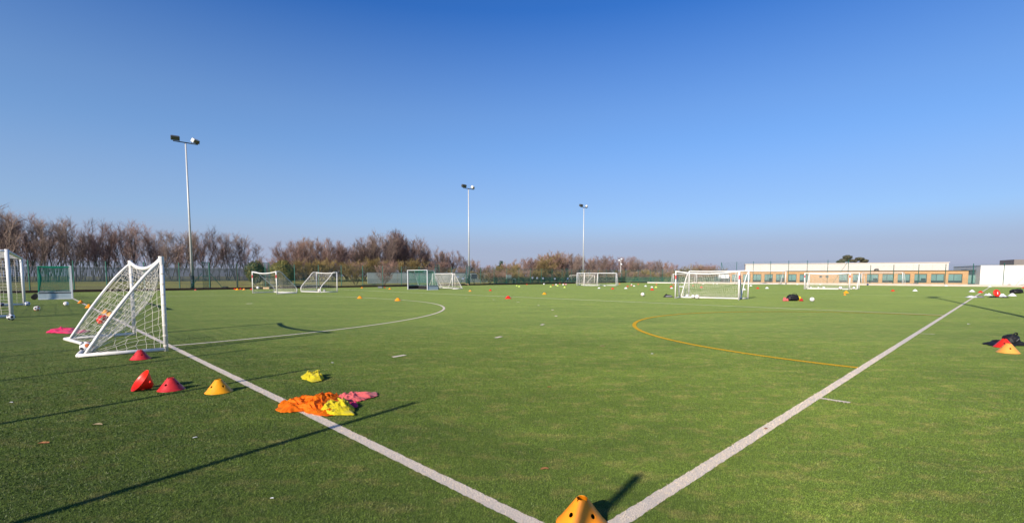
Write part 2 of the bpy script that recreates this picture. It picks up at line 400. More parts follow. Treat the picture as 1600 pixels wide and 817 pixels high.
M_lwf = mat('white dyed fibre', (.84, .70, .52), .7, .25, 60); M_lyf = mat('yellow dyed fibre', (.80, .46, .02), .7, .25, 60)
fibres()

# ================================================================ FENCES
def mesh_panel(m, p, q, z0, z1, sp=.05, wr=.0055, low=1.1, dens=True, hz=True):
    """welded wire between two points; wires as slim 3-sided prisms"""
    p, q = Vector(p), Vector(q); d = q - p; L = d.length; d.normalize(); nn = Vector((-d.y, d.x, 0))
    def prism(a, b, r):
        ax = (b - a).normalized(); u = nn; v = ax.cross(u)
        o = [];
        for e_ in (a, b):
            for k in range(3):
                t = 2*math.pi*k/3; o.append(e_ + u*(r*math.cos(t)) + v*(r*math.sin(t)))
        m.add(o, [(0,1,4,3),(1,2,5,4),(2,0,3,5)])
    k = int(L / sp)
    for i in range(1, k + 1):
        a = p + d * (i * sp)
        prism(Vector((a.x, a.y, z0)), Vector((a.x, a.y, z1)), wr/2)
    if dens:
        for i in range(k):
            a = p + d * ((i + .5) * sp); prism(Vector((a.x, a.y, z0)), Vector((a.x, a.y, z0 + low)), wr/2)
    z = z0
    while z <= z1 + .01:
        for off in ((-.006, .006) if hz else (0,)):
            prism(Vector((p.x, p.y, z)) + nn*off, Vector((q.x, q.y, z)) + nn*off, wr/2 if hz else wr*.35)
        z += .066 if (dens and z < z0 + low) else .2
def fence(label, posts, h, heights=None, braces=(), double=(), wr=.0055, sp=.05, post=.06, group='green mesh fences round the pitch', z0=.05, hz=True, screen=None):
    root = empty('mesh_fence', posts[0] * 1.0, 0, label, 'fence', group); o0 = posts[0]
    for i, p in enumerate(posts):
        hh = heights[i] if heights else h
        MB().box((0, 0, hh/2), (post, post, hh)).add([], []).build('post', M_greenp, root, loc=p - o0)
    pm = MB()
    for i in range(len(posts)-1):
        hh = min(heights[i], heights[i+1]) if heights else h
        mesh_panel(pm, posts[i] - o0, posts[i+1] - o0, z0, hh - .05, wr=wr, sp=sp, hz=hz, dens=hz)
    pm.build('wire_mesh', M_greenp, root)
    if screen is not None:                                   # finer rebound mesh on the lower part
        sm = MB()
        for i in range(screen, len(posts)-1): mesh_panel(sm, posts[i] - o0, posts[i+1] - o0, .12, 1.35, sp=.022, wr=.0085, dens=False)
        sm.build('rebound_mesh', M_greenp, root)
    for p, q in braces: MB().bar(p - o0, q - o0, .05).build('brace', M_greenp, root)
    for p, q, hh in double:
        m = MB(); m.box(((q-o0).x, (q-o0).y, hh/2), (.07, .07, hh))
        m.bar(p - o0 + Vector((0,0,hh)), q - o0 + Vector((0,0,hh)), .06); m.bar(p - o0 + Vector((0,0,hh*.5)), q - o0 + Vector((0,0,hh*.5)), .05)
        mesh_panel(m, p - o0, q - o0, .05, hh, sp=.05, wr=.012, dens=True); m.build('braced_frame', M_greenp, root)
    return root
FB = 60.4
pa = [-5.0, -2.0, 1.0, 3.4, 6.4, 9.4, 12.2, 15.0, 18.0, 21.4, 24.4] + [24.4 + 3.05*k for k in range(1, 24)]
pa = [a for a in pa if a < 96] + [96.2]
lp = [pw(a, FB) for a in pa]
br = []; db = []
for a0, hh in ((11.5, 3.0), (17.7, 3.05), (42.6, 3.25), (48.6, 3.1), (74.3, 3.0)):
    db.append((pw(a0, FB + .02), pw(a0 + .75, FB + .02), hh))
    br.append((pw(a0, FB, hh*.62), pw(a0 - 1.25, FB, .1))); br.append((pw(a0 + .75, FB, hh*.62), pw(a0 + 2.0, FB, .1)))
fence('long green mesh fence behind the far left edge of the pitch, below the bare trees', lp, 2.95, braces=br, double=db, wr=.0075, post=.07, screen=20)
MB().box((0, 0, 1.45), (.09, .09, 2.9)).build('gate_post', M_dkpost, None, loc=col_b(370.5, FB - .15))
tag(bpy.data.objects['gate_post'], 'dark post standing in the left fence beside the row of balls and cones', 'post')
fb_ = [42.3 + 3*0, 39.1, 35.9, 32.8, 29.6, 26.4, 23.2, 20.0, 16.8, 13.6, 10.5, 7.3, 4.1, .9, -2.3, -5.5, -8.7, -11.9]
fb_ = [b * .925 for b in fb_]
def farpost(px): 
    k = (px - 800) / F / (math.cos(P0) + 45 / F * math.sin(P0)); q = C0 + A_ * 96.3
    b = (k * q.y - q.x) / (B_.x - k * B_.y); return pw(96.3, b)
fpx = [1126, 1150, 1176, 1203, 1231, 1260, 1292, 1324, 1359, 1395, 1434, 1476, 1519, 1567, 1617, 1672]
fps = [farpost(x) for x in fpx]; hts = [4.3]*8 + [3.35]*8
fence('green mesh fence across the far end in front of the orange brick building', fps, 4.3, heights=hts, wr=.004,
      braces=[(fps[0] + Vector((0,0,4.2)), fps[0] + (fps[1]-fps[0])*.45 + Vector((0,0,.1))), (fps[7] + Vector((0,0,4.1)), fps[7] + (fps[6]-fps[7])*.75 + Vector((0,0,.1))),
              (fps[14] + Vector((0,0,3.1)), fps[14] + (fps[13]-fps[14])*.62 + Vector((0,0,.1)))])
# left stretch of the far fence (lower, behind the kerb)
fl = [pw(96.3, b) for b in (60.2, 57.2, 54.2, 51.2, 48.2, 45.2)]
fence('short run of green mesh fence in the far left corner of the pitch', fl + [fps[0]], 3.0, screen=0)
# the fence behind and beside the camera, whose posts throw the long shadows on the grass
nf = [pw(-5.1, -1.02 + 3.0*k) for k in range(-2, 21)]
fence('green mesh fence along the near end of the pitch behind the small goals', nf, 3.0, post=.052, wr=.0048, hz=False)

# kickboards
def board(name, p, q, hgt, thick, m, label, z=-.03, cat='kickboard'):
    o = MB().bar(Vector((0,0,hgt/2+z)), Vector(q) - Vector(p) + Vector((0,0,hgt/2+z)), thick, hgt).build(name, m, loc=p)
    return tag(o, label, cat, 'boards and kerbs edging the pitch')
board('kickboard', pw(-5, 60.1), pw(96, 60.1), .26, .05, M_grime, 'long dark brown timber board along the foot of the left fence')
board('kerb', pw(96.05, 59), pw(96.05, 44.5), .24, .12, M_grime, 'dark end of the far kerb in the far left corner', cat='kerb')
board('kerb', pw(96.05, 44.4), pw(96.05, -14), .34, .12, M_kerb, 'pale pinkish concrete kerb along the far end of the pitch below the building', cat='kerb')
board('kerb', pw(95.7, 54.5), pw(95.7, 44), .22, .10, M_wkerb, 'white low kerb in the far left corner in front of the lone tree', cat='kerb')

# grey palisade fence on the bank behind the left fence
def palisade():
    pA = at(-40, 430, 0); 
    p = pw(-14, 84); q = pw(33, 84); root = empty('palisade_fence', (p.x, p.y, gz(p)), 0, 'grey steel palisade fence on the grass bank behind the left mesh fence', 'fence')
    d = (q - p); L = d.length; d.normalize(); m = MB(); k = 0.0
    nn = Vector((-d.y, d.x, 0))
    while k < L:
        c = d*k; m.bar(c, c + Vector((0,0,2.0 + random.uniform(-.02,.02))), .115, .02); k += .14
    m.build('pales', M_palis, root)
    r = MB(); r.bar(nn*.04 + Vector((0,0,.35)), nn*.04 + d*L + Vector((0,0,.35)), .04); r.bar(nn*.04+Vector((0,0,1.7)), nn*.04+d*L + Vector((0,0,1.7)), .04); r.build('rails', M_palis, root)
    k = 0
    while k < L:
        MB().box((0,0,1.05), (.1,.1,2.1)).build('post', M_dgrey, root, loc=d*k + nn*.1); k += 2.75
palisade()
# pale hoarding behind the left fence
def hoarding(px0, px1, b, ytop, label, m, n=8, name='hoarding'):
    p, q = col_b(px0, b), col_b(px1, b); z0 = gz((p+q)/2)
    root = empty(name, (p.x, p.y, z0 - .1), 0, label, 'hoarding'); d = q - p; L = d.length/n; d.normalize(); h = ztop(ytop, (p.y+q.y)/2) - z0 + .1
    for i in range(n): MB().bar(d*(i*L + .03) + Vector((0,0,h/2)), d*((i+1)*L - .03) + Vector((0,0,h/2)), .06, h).build('panel', m, root)
    m_ = MB(); m_.bar(Vector((0,0,h+.04)), d*(L*n) + Vector((0,0,h+.04)), .1, .07); m_.build('top_rail', M_palis, root)
hoarding(574, 762, 71, 426.5, 'pale green panelled hoarding behind the fence and the goals in the middle distance', M_hoard, 14)
def railing(px0, px1, b, ytop, label):
    p, q = col_b(px0, b), col_b(px1, b); z0 = gz((p+q)/2); h = ztop(ytop, (p.y+q.y)/2) - z0
    root = empty('railing', (p.x, p.y, z0), 0, label, 'railing'); d = q - p; L = d.length; d.normalize()
    MB().bar(Vector((0,0,h)), d*L + Vector((0,0,h)), .12, .3).build('rail', M_hoard, root)
    for i in range(8): MB().box((0,0,h/2), (.08,.08,h)).build('post', M_palis, root, loc=d*(L*i/7))
railing(452, 566, 80, 427.5, 'pale grey rail seen through the fence between two small goals')

# ================================================================ BUILDINGS
M_brick = bpy.data.materials.new('orange brick'); M_brick.use_nodes = True
def brick_mat(m):
    n = m.node_tree.nodes; l = m.node_tree.links; b = n['Principled BSDF']; b.inputs['Roughness'].default_value = .85
    t = n.new('ShaderNodeTexCoord'); mp = n.new('ShaderNodeMapping'); mp.inputs['Rotation'].default_value = (R(90), 0, 0); l.new(t.outputs['Object'], mp.inputs[0])
    k = n.new('ShaderNodeTexBrick'); k.inputs['Color1'].default_value = (.52, .305, .135, 1); k.inputs['Color2'].default_value = (.45, .25, .105, 1); k.inputs['Mortar'].default_value = (.38, .27, .17, 1)
    k.inputs['Scale'].default_value = 1; k.inputs['Brick Width'].default_value = .225; k.inputs['Row Height'].default_value = .075; k.inputs['Mortar Size'].default_value = .008
    l.new(mp.outputs[0], k.inputs['Vector']); l.new(k.outputs['Color'], b.inputs['Base Color'])
brick_mat(M_brick)
M_clad = mat('cream cladding', (.60, .545, .49), .6, .07, .8)
M_clad2 = mat('white wall panel', (.80, .77, .73), .6, .05, .5)
M_wframe = mat('dark window frame', (.07, .085, .10), .5)
M_wglass = mat('window glass with teal blinds', (.17, .29, .27), .25, .25, .6, spec=.6)
M_wdark = mat('dark window glass', (.055, .075, .085), .12, .3, .6, spec=.8)
M_glz = mat('dark glazed wall', (.05, .075, .09), .12, .2, .5, spec=.8)
M_plant = mat('grey roof plant', (.20, .18, .17), .8, .2, 1)
def building():
    p = col_at(1138, 124); q = col_at(1512, 105.5); d = (q - p); L = d.length; ang = math.atan2(d.y, d.x); d.normalize()
    Z = -.38
    root = empty('school_building', (p.x, p.y, Z), ang, 'long single storey orange brick building with a row of teal windows and cream upper band', 'building')
    def U(px):
        k = (px - 800) / F / (math.cos(P0) + 45 / F * math.sin(P0)); return (k*p.y - p.x) / (d.x - k*d.y)
    Ym = 114
    bt = 2.72 - Z; wt = 2.00 - Z; wb = .06 - Z; ct = 4.48 - Z
    wins = [(1143,1156),(1160.5,1172),(1176.5,1189),(1194,1207),(1212,1225.6),(1231.6,1244),(1249,1262),(1310.4,1323.5),(1332,1345),(1354,1372),(1378,1396),(1402,1421.5),(1428,1447.6),(1454,1475),(1481,1503)]
    small = [(1279.6,1284),(1289.4,1294)]
    W = [(U(a), U(b), wb, wt) for a, b in wins] + [(U(a), U(b), 1.15 - Z, 1.62 - Z) for a, b in small]
    W.sort()
    wall = MB(); x = 0.0; th = .3
    def seg(x0, x1, z0, z1):
        if x1 - x0 > .01 and z1 - z0 > .01: wall.box(((x0+x1)/2, th/2, (z0+z1)/2), (x1-x0, th, z1-z0))
    for (a, b, z0, z1) in W:
        seg(x, a, 0, bt); seg(a, b, 0, z0); seg(a, b, z1, bt); x = b
    seg(x, L, 0, bt)
    wall.build('wall', M_brick, root)
    MB().box((L/2, 6.3, bt/2), (L - .02, 12 - .04, bt - .1)).build('rear_block', M_brick, root)
    for (a, b, z0, z1) in W:
        f = MB(); t = .07
        f.box(((a+b)/2, .2, z1-t/2), (b-a-.004, .09, t)).box(((a+b)/2, .2, z0+t/2), (b-a-.004, .09, t))
        f.box((a+t/2+.002, .2, (z0+z1)/2), (t, .09, z1-z0-2*t)).box((b-t/2-.002, .2, (z0+z1)/2), (t, .09, z1-z0-2*t))
        big = z1 - z0 > 1
        if big: f.box((a+(b-a)*(.42 if b-a < 2.6 else .55), .2, (z0+z1)/2), (.08, .088, z1-z0-2*t)).box(((a+b)/2, .2, z0+.42), (b-a-2*t, .08, .07))
        fr = f.build('window', M_wframe, root)
        if big:
            MB().box(((a+b)/2, .235, (z0+.46+z1)/2), (b-a-.1, .02, z1-z0-.5)).build('pane', M_wglass, fr)
            MB().box(((a+b)/2, .235, z0+.23), (b-a-.1, .02, .36)).build('pane', M_wdark, fr)
            if random.random() < .3: MB().box((b-(b-a)*.25, .215, z0+.75), ((b-a)*.38, .02, .5)).build('open_light', M_wdark, fr)
        else: MB().box(((a+b)/2, .235, (z0+z1)/2), (b-a-.1, .02, z1-z0-.1)).build('pane', M_wdark, fr)
    cp = MB().box((L/2+.1, 0.1, bt+.03), (L+.3, .7, .06)); cp.build('coping', M_wframe, root)
    u0, u1 = U(1164), U(1482.5)
    up = MB(); up.box(((u0+u1)/2, 3.5, (bt+.06+ct)/2), (u1-u0, 5.6, ct-bt-.06)); up.build('upper_storey', M_clad, root)
    rf = MB(); rf.box(((u0+u1)/2, 3.5, ct+.06), (u1-u0+.3, 5.9, .11)); rf.build('roof_edge', M_clad, root)
    k = u0 + 3.4
    while k < u1 - 1: MB().box((k, .693, (bt+ct)/2), (.05, .012, ct-bt-.2)).build('panel_joint', mat('cladding joint', (.5, .45, .4), .8), root); k += 3.4
    # roof vents
    MB().lathe([(.28,0),(.28,.25),(.5,.28),(.3,.45),(0.001,.5)], 12).build('roof_vent', M_plant, root, loc=(U(1369), .3, bt+.06))
    # dark glazed link at the right end
    gl = MB().box((2.4, 1.2, (2.75-Z)/2), (4.8, 2.4, 2.75-Z)).build('glazed_link', M_glz, root, loc=(L+.01, .4, 0))
    for i in range(5): MB().box((.35 + i*.85, -.02, 1.25), (.6, .03, 1.75)).build('pane', M_wglass, gl, loc=(0,0,0))
    MB().box((2.4, 1.2, 0.07), (5.2, 2.8, .14)).build('roof', M_wframe, gl, loc=(0, 0, 2.76-Z))
building()
def sports_hall():
    p = col_at(1530.5, 103); q = col_at(1800, 92); d = q - p; L = d.length
    root = empty('white_hall', (p.x, p.y, -.38), math.atan2(d.y, d.x), 'plain white flat roofed hall at the right edge beyond the far fence', 'building')
    h = ztop(415.3, 103) + .38
    MB().box((L/2, 8, h/2), (L, 16, h)).build('wall', M_clad2, root)
    MB().box((L/2, 8, h+.05), (L+.1, 16.1, .1)).build('roof_edge', M_clad, root)
    j = MB()
    MJ = mat('white joint', (.66, .63, .6), .8)
    for k in range(1, 14): MB().box((k*4.1, -.004, h/2), (.04, .008, h-.1)).build('panel_joint', MJ, root)
    for k in range(1, 3): MB().box((L/2, -.006, h*k/3), (L-.2, .01, .03)).build('panel_joint', MJ, root)
    u = 7.0
    MB().box((u+14, 9, .65), (28, 7, 1.25)).build('roof_plant', M_plant, root, loc=(0, 0, h+.1))
sports_hall()
def small_shed():
    p = col_at(1131, 118); root = empty('storage_shed', (p.x, p.y, -.35), 0, 'grey storage shed with pale fascia at the left end of the brick building', 'shed')
    MB().box((0, 1.2, .9), (3.0, 2.4, 1.8)).build('wall', M_wframe, root, bevel=.02)
    MB().box((-.1, -.06, 1.85), (2.5, .12, 1.0)).build('fascia', M_sign, root)
    MB().box((0, 1.1, 2.42), (3.3, 2.8, .1)).build('roof', M_plant, root)
    for s_ in (-.6, .6): MB().box((s_, -.02, .65), (.5, .03, 1.2)).build('door', M_boardd, root)
small_shed()

# ================================================================ TREES
def bare_proto(seed, h, spread, stems, rt, nb=9, nt=9, nn=6, up=.55, crown0=.18):
    rn = random.Random(seed); tk = MB(); cw = MB()
    def seg(mb, p, q, r0, r1):
        d = (q - p)
        if d.length < 1e-4: return
        d.normalize(); sx = d.cross(Vector((.31, .77, .55))).normalized(); sy = d.cross(sx); o = []
        for e_, r_ in ((p, r0), (q, r1)):
            for k in range(3):
                t = 2*math.pi*k/3; o.append(e_ + (sx*math.cos(t) + sy*math.sin(t))*r_)
        mb.add(o, [(0,1,4,3),(1,2,5,4),(2,0,3,5)])
    def limb(mb, p, d, L, r, nseg, wob):
        pts = [p]; d = d.copy()
        for i in range(nseg):
            d = (d + Vector((rn.gauss(0,wob), rn.gauss(0,wob), rn.gauss(0,wob*.5) + .06))).normalized()
            q = pts[-1] + d*(L/nseg); f0 = 1 - .75*i/nseg; f1 = 1 - .75*(i+1)/nseg
            seg(mb, pts[-1], q, r*f0, r*f1); pts.append(q)
        return pts, d
    def rdir(ax, out):
        a = rn.uniform(0, 2*math.pi); s = ax.cross(Vector((.2,.5,.84))).normalized(); t = ax.cross(s)
        return (ax*(1-out) + (s*math.cos(a) + t*math.sin(a))*out + Vector((0,0,.30))).normalized()
    for s_ in range(stems):
        a = rn.uniform(0, 2*math.pi); d = Vector((math.cos(a)*spread*.35, math.sin(a)*spread*.35, 1)).normalized()
        L = h * rn.uniform(.72, .9)
        pts, _ = limb(tk, Vector((math.cos(a)*.04, math.sin(a)*.04, -.1)), d, L, rt*rn.uniform(.7,1), 7, .07)
        for i in range(nb):
            t = crown0 + (1-crown0)*(i + rn.random())/nb; k = min(6, int(t*7)); p = pts[k].lerp(pts[k+1], t*7-k)
            ax = (pts[k+1]-pts[k]).normalized(); LL = h*(.40*(1-t)+.14)*rn.uniform(.7,1.15)*(.6+.5*spread)
            bp, _ = limb(tk if rn.random() < .5 else cw, p, rdir(ax, 1-up), LL, rt*.33*(1-t*.6), 4, .13)
            for j in range(nt):
                u = rn.uniform(.15, 1); k2 = min(3, int(u*4)); p2 = bp[k2].lerp(bp[k2+1], u*4-k2); ax2 = (bp[k2+1]-bp[k2]).normalized()
                tp, _ = limb(cw, p2, rdir(ax2, .5), h*.105*rn.uniform(.6,1.25), .014 + rt*.05, 2, .16)
                for n_ in range(nn):
                    u3 = rn.uniform(.1, 1); k3 = min(1, int(u3*2)); p3 = tp[k3].lerp(tp[k3+1], u3*2-k3); ax3 = (tp[k3+1]-tp[k3]).normalized()
                    q3 = p3 + rdir(ax3, .4)*h*.060*rn.uniform(.5,1.3); seg(cw, p3, q3, .009, .004)
    return tk, cw
PROTO = []
def make_proto(kind, seed, h, spread, stems, rt, mt, nb, nt, nn, up=.55, crown0=.18):
    tk, cw = bare_proto(seed, h, spread, stems, rt, nb, nt, nn, up, crown0)
    def me(mb, nm, m):
        x = bpy.data.meshes.new(nm); x.from_pydata(mb.v, [], mb.f); x.materials.append(m); x.update(); return x
    PROTO.append((kind, h, me(tk, 'trunk', M_bark), me(cw, 'crown', mt)))
for i, sd in enumerate((3, 11, 23, 37)): make_proto('tall', sd, 11, .62, 3, .11, (M_twig1, M_twig1, M_twig4, M_twig1)[i], 11, 8, 6, .6, .2)
for i, sd in enumerate((5, 17, 31)): make_proto('mid', sd, 8, .95, 5, .07, (M_twig2, M_twig4, M_twig1)[i], 11, 9, 6, .58, .10)
for i, sd in enumerate((7, 19)): make_proto('bush', sd, 5, 1.3, 8, .045, (M_twig3, M_twig2)[i], 9, 8, 7, .45, .02)
def tree(px, ytop, b, kind, label, group, rnd, name='bare_tree', wmul=1.0, Y=None):
    p = col_b(px, b) if Y is None else col_at(px, Y)
    z = gz(p); hh = max(1.5, ztop(ytop, p.y) - z)
    c = [q for q in PROTO if q[0] == kind]; k = c[rnd.randrange(len(c))]; s = hh / (k[1] * .99)
    o = empty(name, (p.x, p.y, z), rnd.uniform(0, 6.28), label, 'tree' if name != 'bare_bush' else 'bush', group)
    ws = s * wmul * rnd.uniform(.92, 1.1); o.scale = (ws, ws, s)
    for nm, me in (('trunk', k[2]), ('crown', k[3])):
        x = bpy.data.objects.new(nm, me); COL.objects.link(x); x.parent = o
    return o
rt_ = random.Random(14)
def prof(x, pts):
    for (x0, y0), (x1, y1) in zip(pts, pts[1:]):
        if x0 <= x <= x1: return y0 + (y1-y0)*(x-x0)/(x1-x0)
    return pts[-1][1]
PL = [(-60,322),(0,322),(25,326),(50,340),(75,338),(95,340),(115,348),(150,346),(178,356),(200,350),(230,350),(255,356),(290,360),(330,358),(360,360),(380,366),(398,386)]
LL_ = 'tall bare grey brown tree in the long row behind the grey palisade fence'
x = -45
while x < 396:
    tree(x + rt_.uniform(-4, 4), prof(x, PL) + rt_.uniform(-3, 7), rt_.uniform(88, 92), 'tall', LL_, 'bare trees behind the palisade fence', rt_, wmul=1.22); x += rt_.uniform(15, 20)
x = -40
while x < 388:
    tree(x + rt_.uniform(-4, 4), prof(x, PL) + rt_.uniform(8, 26), rt_.uniform(96, 106), rt_.choice(['tall', 'mid']), 'bare tree in the second row behind the palisade fence at the left', 'second row of bare trees at the left', rt_); x += rt_.uniform(21, 29)
PM = [(400,402),(430,398),(445,384),(462,374),(480,371),(505,371),(520,378),(545,378),(565,374),(585,363),(605,358),(625,358),(640,370),(655,378),(680,386),(700,390),(718,398),(735,404),(755,410)]
x = 404
while x < 752:
    tree(x + rt_.uniform(-3, 3), prof(x, PM) + rt_.uniform(-2, 7), rt_.uniform(80, 86), 'mid', 'bare reddish brown tree in the thicket behind the middle of the left fence', 'bare trees in the middle thicket', rt_); x += rt_.uniform(10, 14)
x = 410
while x < 752:
    tree(x, prof(x, PM) + rt_.uniform(10, 24), rt_.uniform(90, 98), 'mid', 'bare tree at the back of the middle thicket', 'back row of the middle thicket', rt_, wmul=1.2); x += rt_.uniform(13, 18)
x = 445
while x < 760:
    tree(x, prof(x, PM)*.35 + 424*.65 + rt_.uniform(-5, 6), rt_.uniform(76, 79), 'bush', 'low bare bush at the foot of the middle thicket', 'bushes at the foot of the middle thicket', rt_, 'bare_bush'); x += rt_.uniform(13, 19)
PR = [(750,414),(775,417),(792,412),(810,406),(835,400),(860,395),(885,393),(905,398),(925,401),(935,396),(950,397),(962,407),(975,398),(995,400),(1003,408),(1015,410),(1030,405),(1045,411),(1060,419),(1072,419)]
x = 752
while x < 1070:
    tree(x + rt_.uniform(-2, 2), prof(x, PR) + rt_.uniform(-2, 4), rt_.uniform(70, 78), 'bush' if x < 900 and rt_.random() < .6 else 'mid', 'bare tree in the far thicket beyond the corner of the pitch', 'bare trees of the far thicket', rt_, wmul=1.15); x += rt_.uniform(8, 11)
x = 756
while x < 1070:
    tree(x, prof(x, PR) + rt_.uniform(7, 14), rt_.uniform(82, 90), 'mid', 'bare tree at the back of the far thicket', 'back row of the far thicket', rt_, wmul=1.5); x += rt_.uniform(10, 14)
x = 756
while x < 1062:
    tree(x, 424 + rt_.uniform(-5, 3), rt_.uniform(66, 68.5), 'bush', 'low bush at the foot of the far thicket just behind the green fence', 'bushes at the foot of the far thicket', rt_, 'bare_bush', wmul=1.3); x += rt_.uniform(8, 12)
for x, y in ((1074,416),(1086,412),(1097,411),(1108,413),(1119,416),(1131,422),(1062,421)):
    tree(x, y, 0, 'bush', 'low golden brown bush beyond the fence left of the brick building', 'golden brown bushes left of the building', rt_, 'bare_bush', 1.2, Y=135 + rt_.uniform(-4, 8))
for x, y in ((1010,428),(1032,426),(1050,428),(1068,427),(1088,427),(1108,428)):
    tree(x, y, 0, 'bush', 'low dark bush just beyond the far kerb', 'low bushes beyond the far kerb', rt_, 'bare_bush', 1.5, Y=122 + rt_.uniform(-3, 4))
tree(1033, 421, 0, 'mid', 'small lone tree with a pale forked trunk behind the white kerb', None, rt_, Y=110)
tree(600, 412, 66, 'bush', 'spreading bare bush just behind the fence in front of the pale hoarding', None, rt_, 'bare_bush')
tree(556, 408, 68, 'bush', 'rounded sandy brown bush behind the fence right of the small goals', None, rt_, 'bare_bush', 1.25)

def leafy(name, label, px, Y, ytop, width, mats, nleaf, clumps, leaf=.09, trunk=True, cat='tree', zb=None, ybot=None):
    p = col_at(px, Y); z = gz(p); rn = random.Random(int(px)); root = empty(name, (p.x, p.y, z), 0, label, cat)
    top = ztop(ytop, Y) - z; cw = MB(); tot = sum(c[3]*c[4]*c[5] for c in clumps)
    for (cx, cy, cz, rx, ry, rz) in clumps:
        n = int(nleaf * rx*ry*rz / tot)
        for i in range(n):
            u = Vector((rn.gauss(0,1), rn.gauss(0,1), rn.gauss(0,1))).normalized()
            bumpy = .88 + .22*noise.noise(u*2.7 + Vector((cx, cy, cz))) + .05*rn.random()
            r = (rn.random()**.28) * bumpy
            c = Vector((cx + u.x*r*rx, cy + u.y*r*ry, cz + u.z*r*rz)); 
            a = Vector((rn.gauss(0,1), rn.gauss(0,1), rn.gauss(0,1))).normalized(); b2 = a.cross(u + a*.1).normalized(); s = leaf*rn.uniform(.6,1.4)
            cw.cur = 0 if rn.random() < .7 else 1
            cw.add([c - a*s, c + b2*s*.5, c + a*s, c - b2*s*.5], [(0,1,2,3)])
    cw.build('crown', mats, root)
    tk = MB()
    for (cx, cy, cz, rx, ry, rz) in clumps:
        tk.tube([(0, 0, -.1), (cx*.25, cy*.25, cz*.5), (cx*.8, cy*.8, cz)], [.045*top/3+.06, .04*top/3+.03, .02], 6)
    tk.build('trunk', M_bark, root)
    return root
def rsh(px, Y, yt, wpx, label, mats, n):
    hh = ztop(yt, Y) - gz(col_at(px, Y)); w_ = wpx*Y/F/2
    leafy('evergreen_shrub', label, px, Y, yt, 0, mats, n, [(0, 0, hh*.53, w_, w_, hh*.47), (w_*.2, -.2, hh*.35, w_*.8, w_*.8, hh*.3)], .07, cat='shrub')
rsh(441, 66, 405, 40, 'round clipped evergreen shrub, the brighter and rounder of two behind the left fence', [M_leaf, M_leafd], 22000)
rsh(399, 67, 405.5, 31, 'darker narrower evergreen shrub left of the round one behind the left fence', [M_leafd, M_leaf], 16000)
rsh(851, 118, 415, 34, 'dark green evergreen bush in the far thicket behind the fence signs', [M_leafd, M_leaf], 9000)
# pines beyond the building
leafy('pine_tree', 'left one of two dark pines rising above the cream roof of the building', 1322, 175, 395, 0, [M_pine, M_leafd], 9000,
      [(0,0,8.6,1.6,1.6,.9),(-2.4,0,7.0,1.5,1.4,.7),(1.6,.2,7.4,1.4,1.3,.6),(-1,.4,7.6,1.6,1.4,.7),(.6,-.4,6.0,1.2,1.2,.5),(-3.3,0,6.1,.7,.7,.35)], .13)
leafy('pine_tree', 'right one of two dark pines, lower and wider, above the cream roof', 1341, 175, 399, 0, [M_pine, M_leafd], 8000,
      [(0,0,8.0,1.6,1.6,.7),(1.7,0,7.3,1.5,1.4,.7),(-1.6,.2,7.2,1.0,1.0,.5),(2.6,.4,6.2,.8,.8,.5),(.2,-.4,6.3,1.2,1.2,.6)], .13)
leafy('conifer_tree', 'small bluish conifer far away above the hedge line', 783, 330, 409, 0, [M_leafd, M_leafd], 4000,
      [(0,0,5,4.0,4,3.6),(0,0,9,1.6,1.6,2.6),(-3,0,3.5,3,3,2.5),(4.5,0,4,3.2,3,2.2)], .4)

# ================================================================ FLOODLIGHTS
def floodlight(p, label, hgt=15.75):
    root = empty('floodlight_mast', p, PITCH_ROT, label, 'floodlight', 'floodlight masts beside the pitch')
    MB().tube([(0,0,0),(0,0,1.55)], [.17,.17], 12).build('base_sleeve', M_dgrey, root)
    MB().box((0,0,.02), (.5,.5,.04)).build('base_plate', M_dgrey, root); MB().box((-.09,-.15,.9), (.12,.04,.4)).build('hatch', M_galv, root)
    MB().tube([(0,0,1.5),(0,0,hgt-.1)], [.125,.075], 12).build('pole', M_galv, root, smooth=True)
    MB().bar((-1.12,0,hgt-.05), (1.12,0,hgt-.05), .09, .09).build('cross_arm', M_dgrey, root)
    for sx in (-1, 1):
        c = Vector((sx*.92, 0, hgt+.27)); tilt = Matrix.Rotation(R(-8 if sx < 0 else 38), 3, 'Z') @ Matrix.Rotation(R(26 if sx < 0 else 34), 3, 'X')
        h = MB().box((0,.03,0), (.80,.40,.44)).build('lamp_head', M_galv if sx > 0 else M_dgrey, root, bevel=.06); h.location = c; h.rotation_euler = tilt.to_euler()
        MB().box((0,-.178,0), (.70,.02,.34)).build('glass', M_lens, h)
        MB().bar((sx*.92-.36,0,hgt), (sx*.92-.36,0,hgt+.26), .04).bar((sx*.92+.36,0,hgt), (sx*.92+.36,0,hgt+.26), .04).build('bracket', M_dgrey, root)
    return root
floodlight(col_b(301, 60.9), 'twin headed floodlight mast at the left, the tallest in the picture')
floodlight(col_b(733, 60.9), 'twin headed floodlight mast in the middle distance by the mid goals')
floodlight(col_b(911, 60.9), 'farthest twin headed floodlight mast, behind the wide goal')
floodlight(pw(10.6, -4.95), 'floodlight mast right of the touchline that throws the long shadow')
def lamp_small():
    p = col_at(969.5, 128); root = empty('street_lamp', (p.x, p.y, -.2), 0, 'short pale lamp column with clustered round heads beyond the far corner', 'lamp')
    h = ztop(413, 128) + .2
    MB().tube([(0,0,0),(0,0,h+1.0)], [.10,.07], 8).build('pole', M_galv, root)
    for x, z in ((.1,0), (-.45,1.05), (.15,1.35)):
        MB().lathe([(.001,-.22),(.19,-.17),(.27,0),(.2,.17),(.001,.23)], 12).build('lamp_head', M_wplas, root, loc=(x,-.12,h+z))
lamp_small()

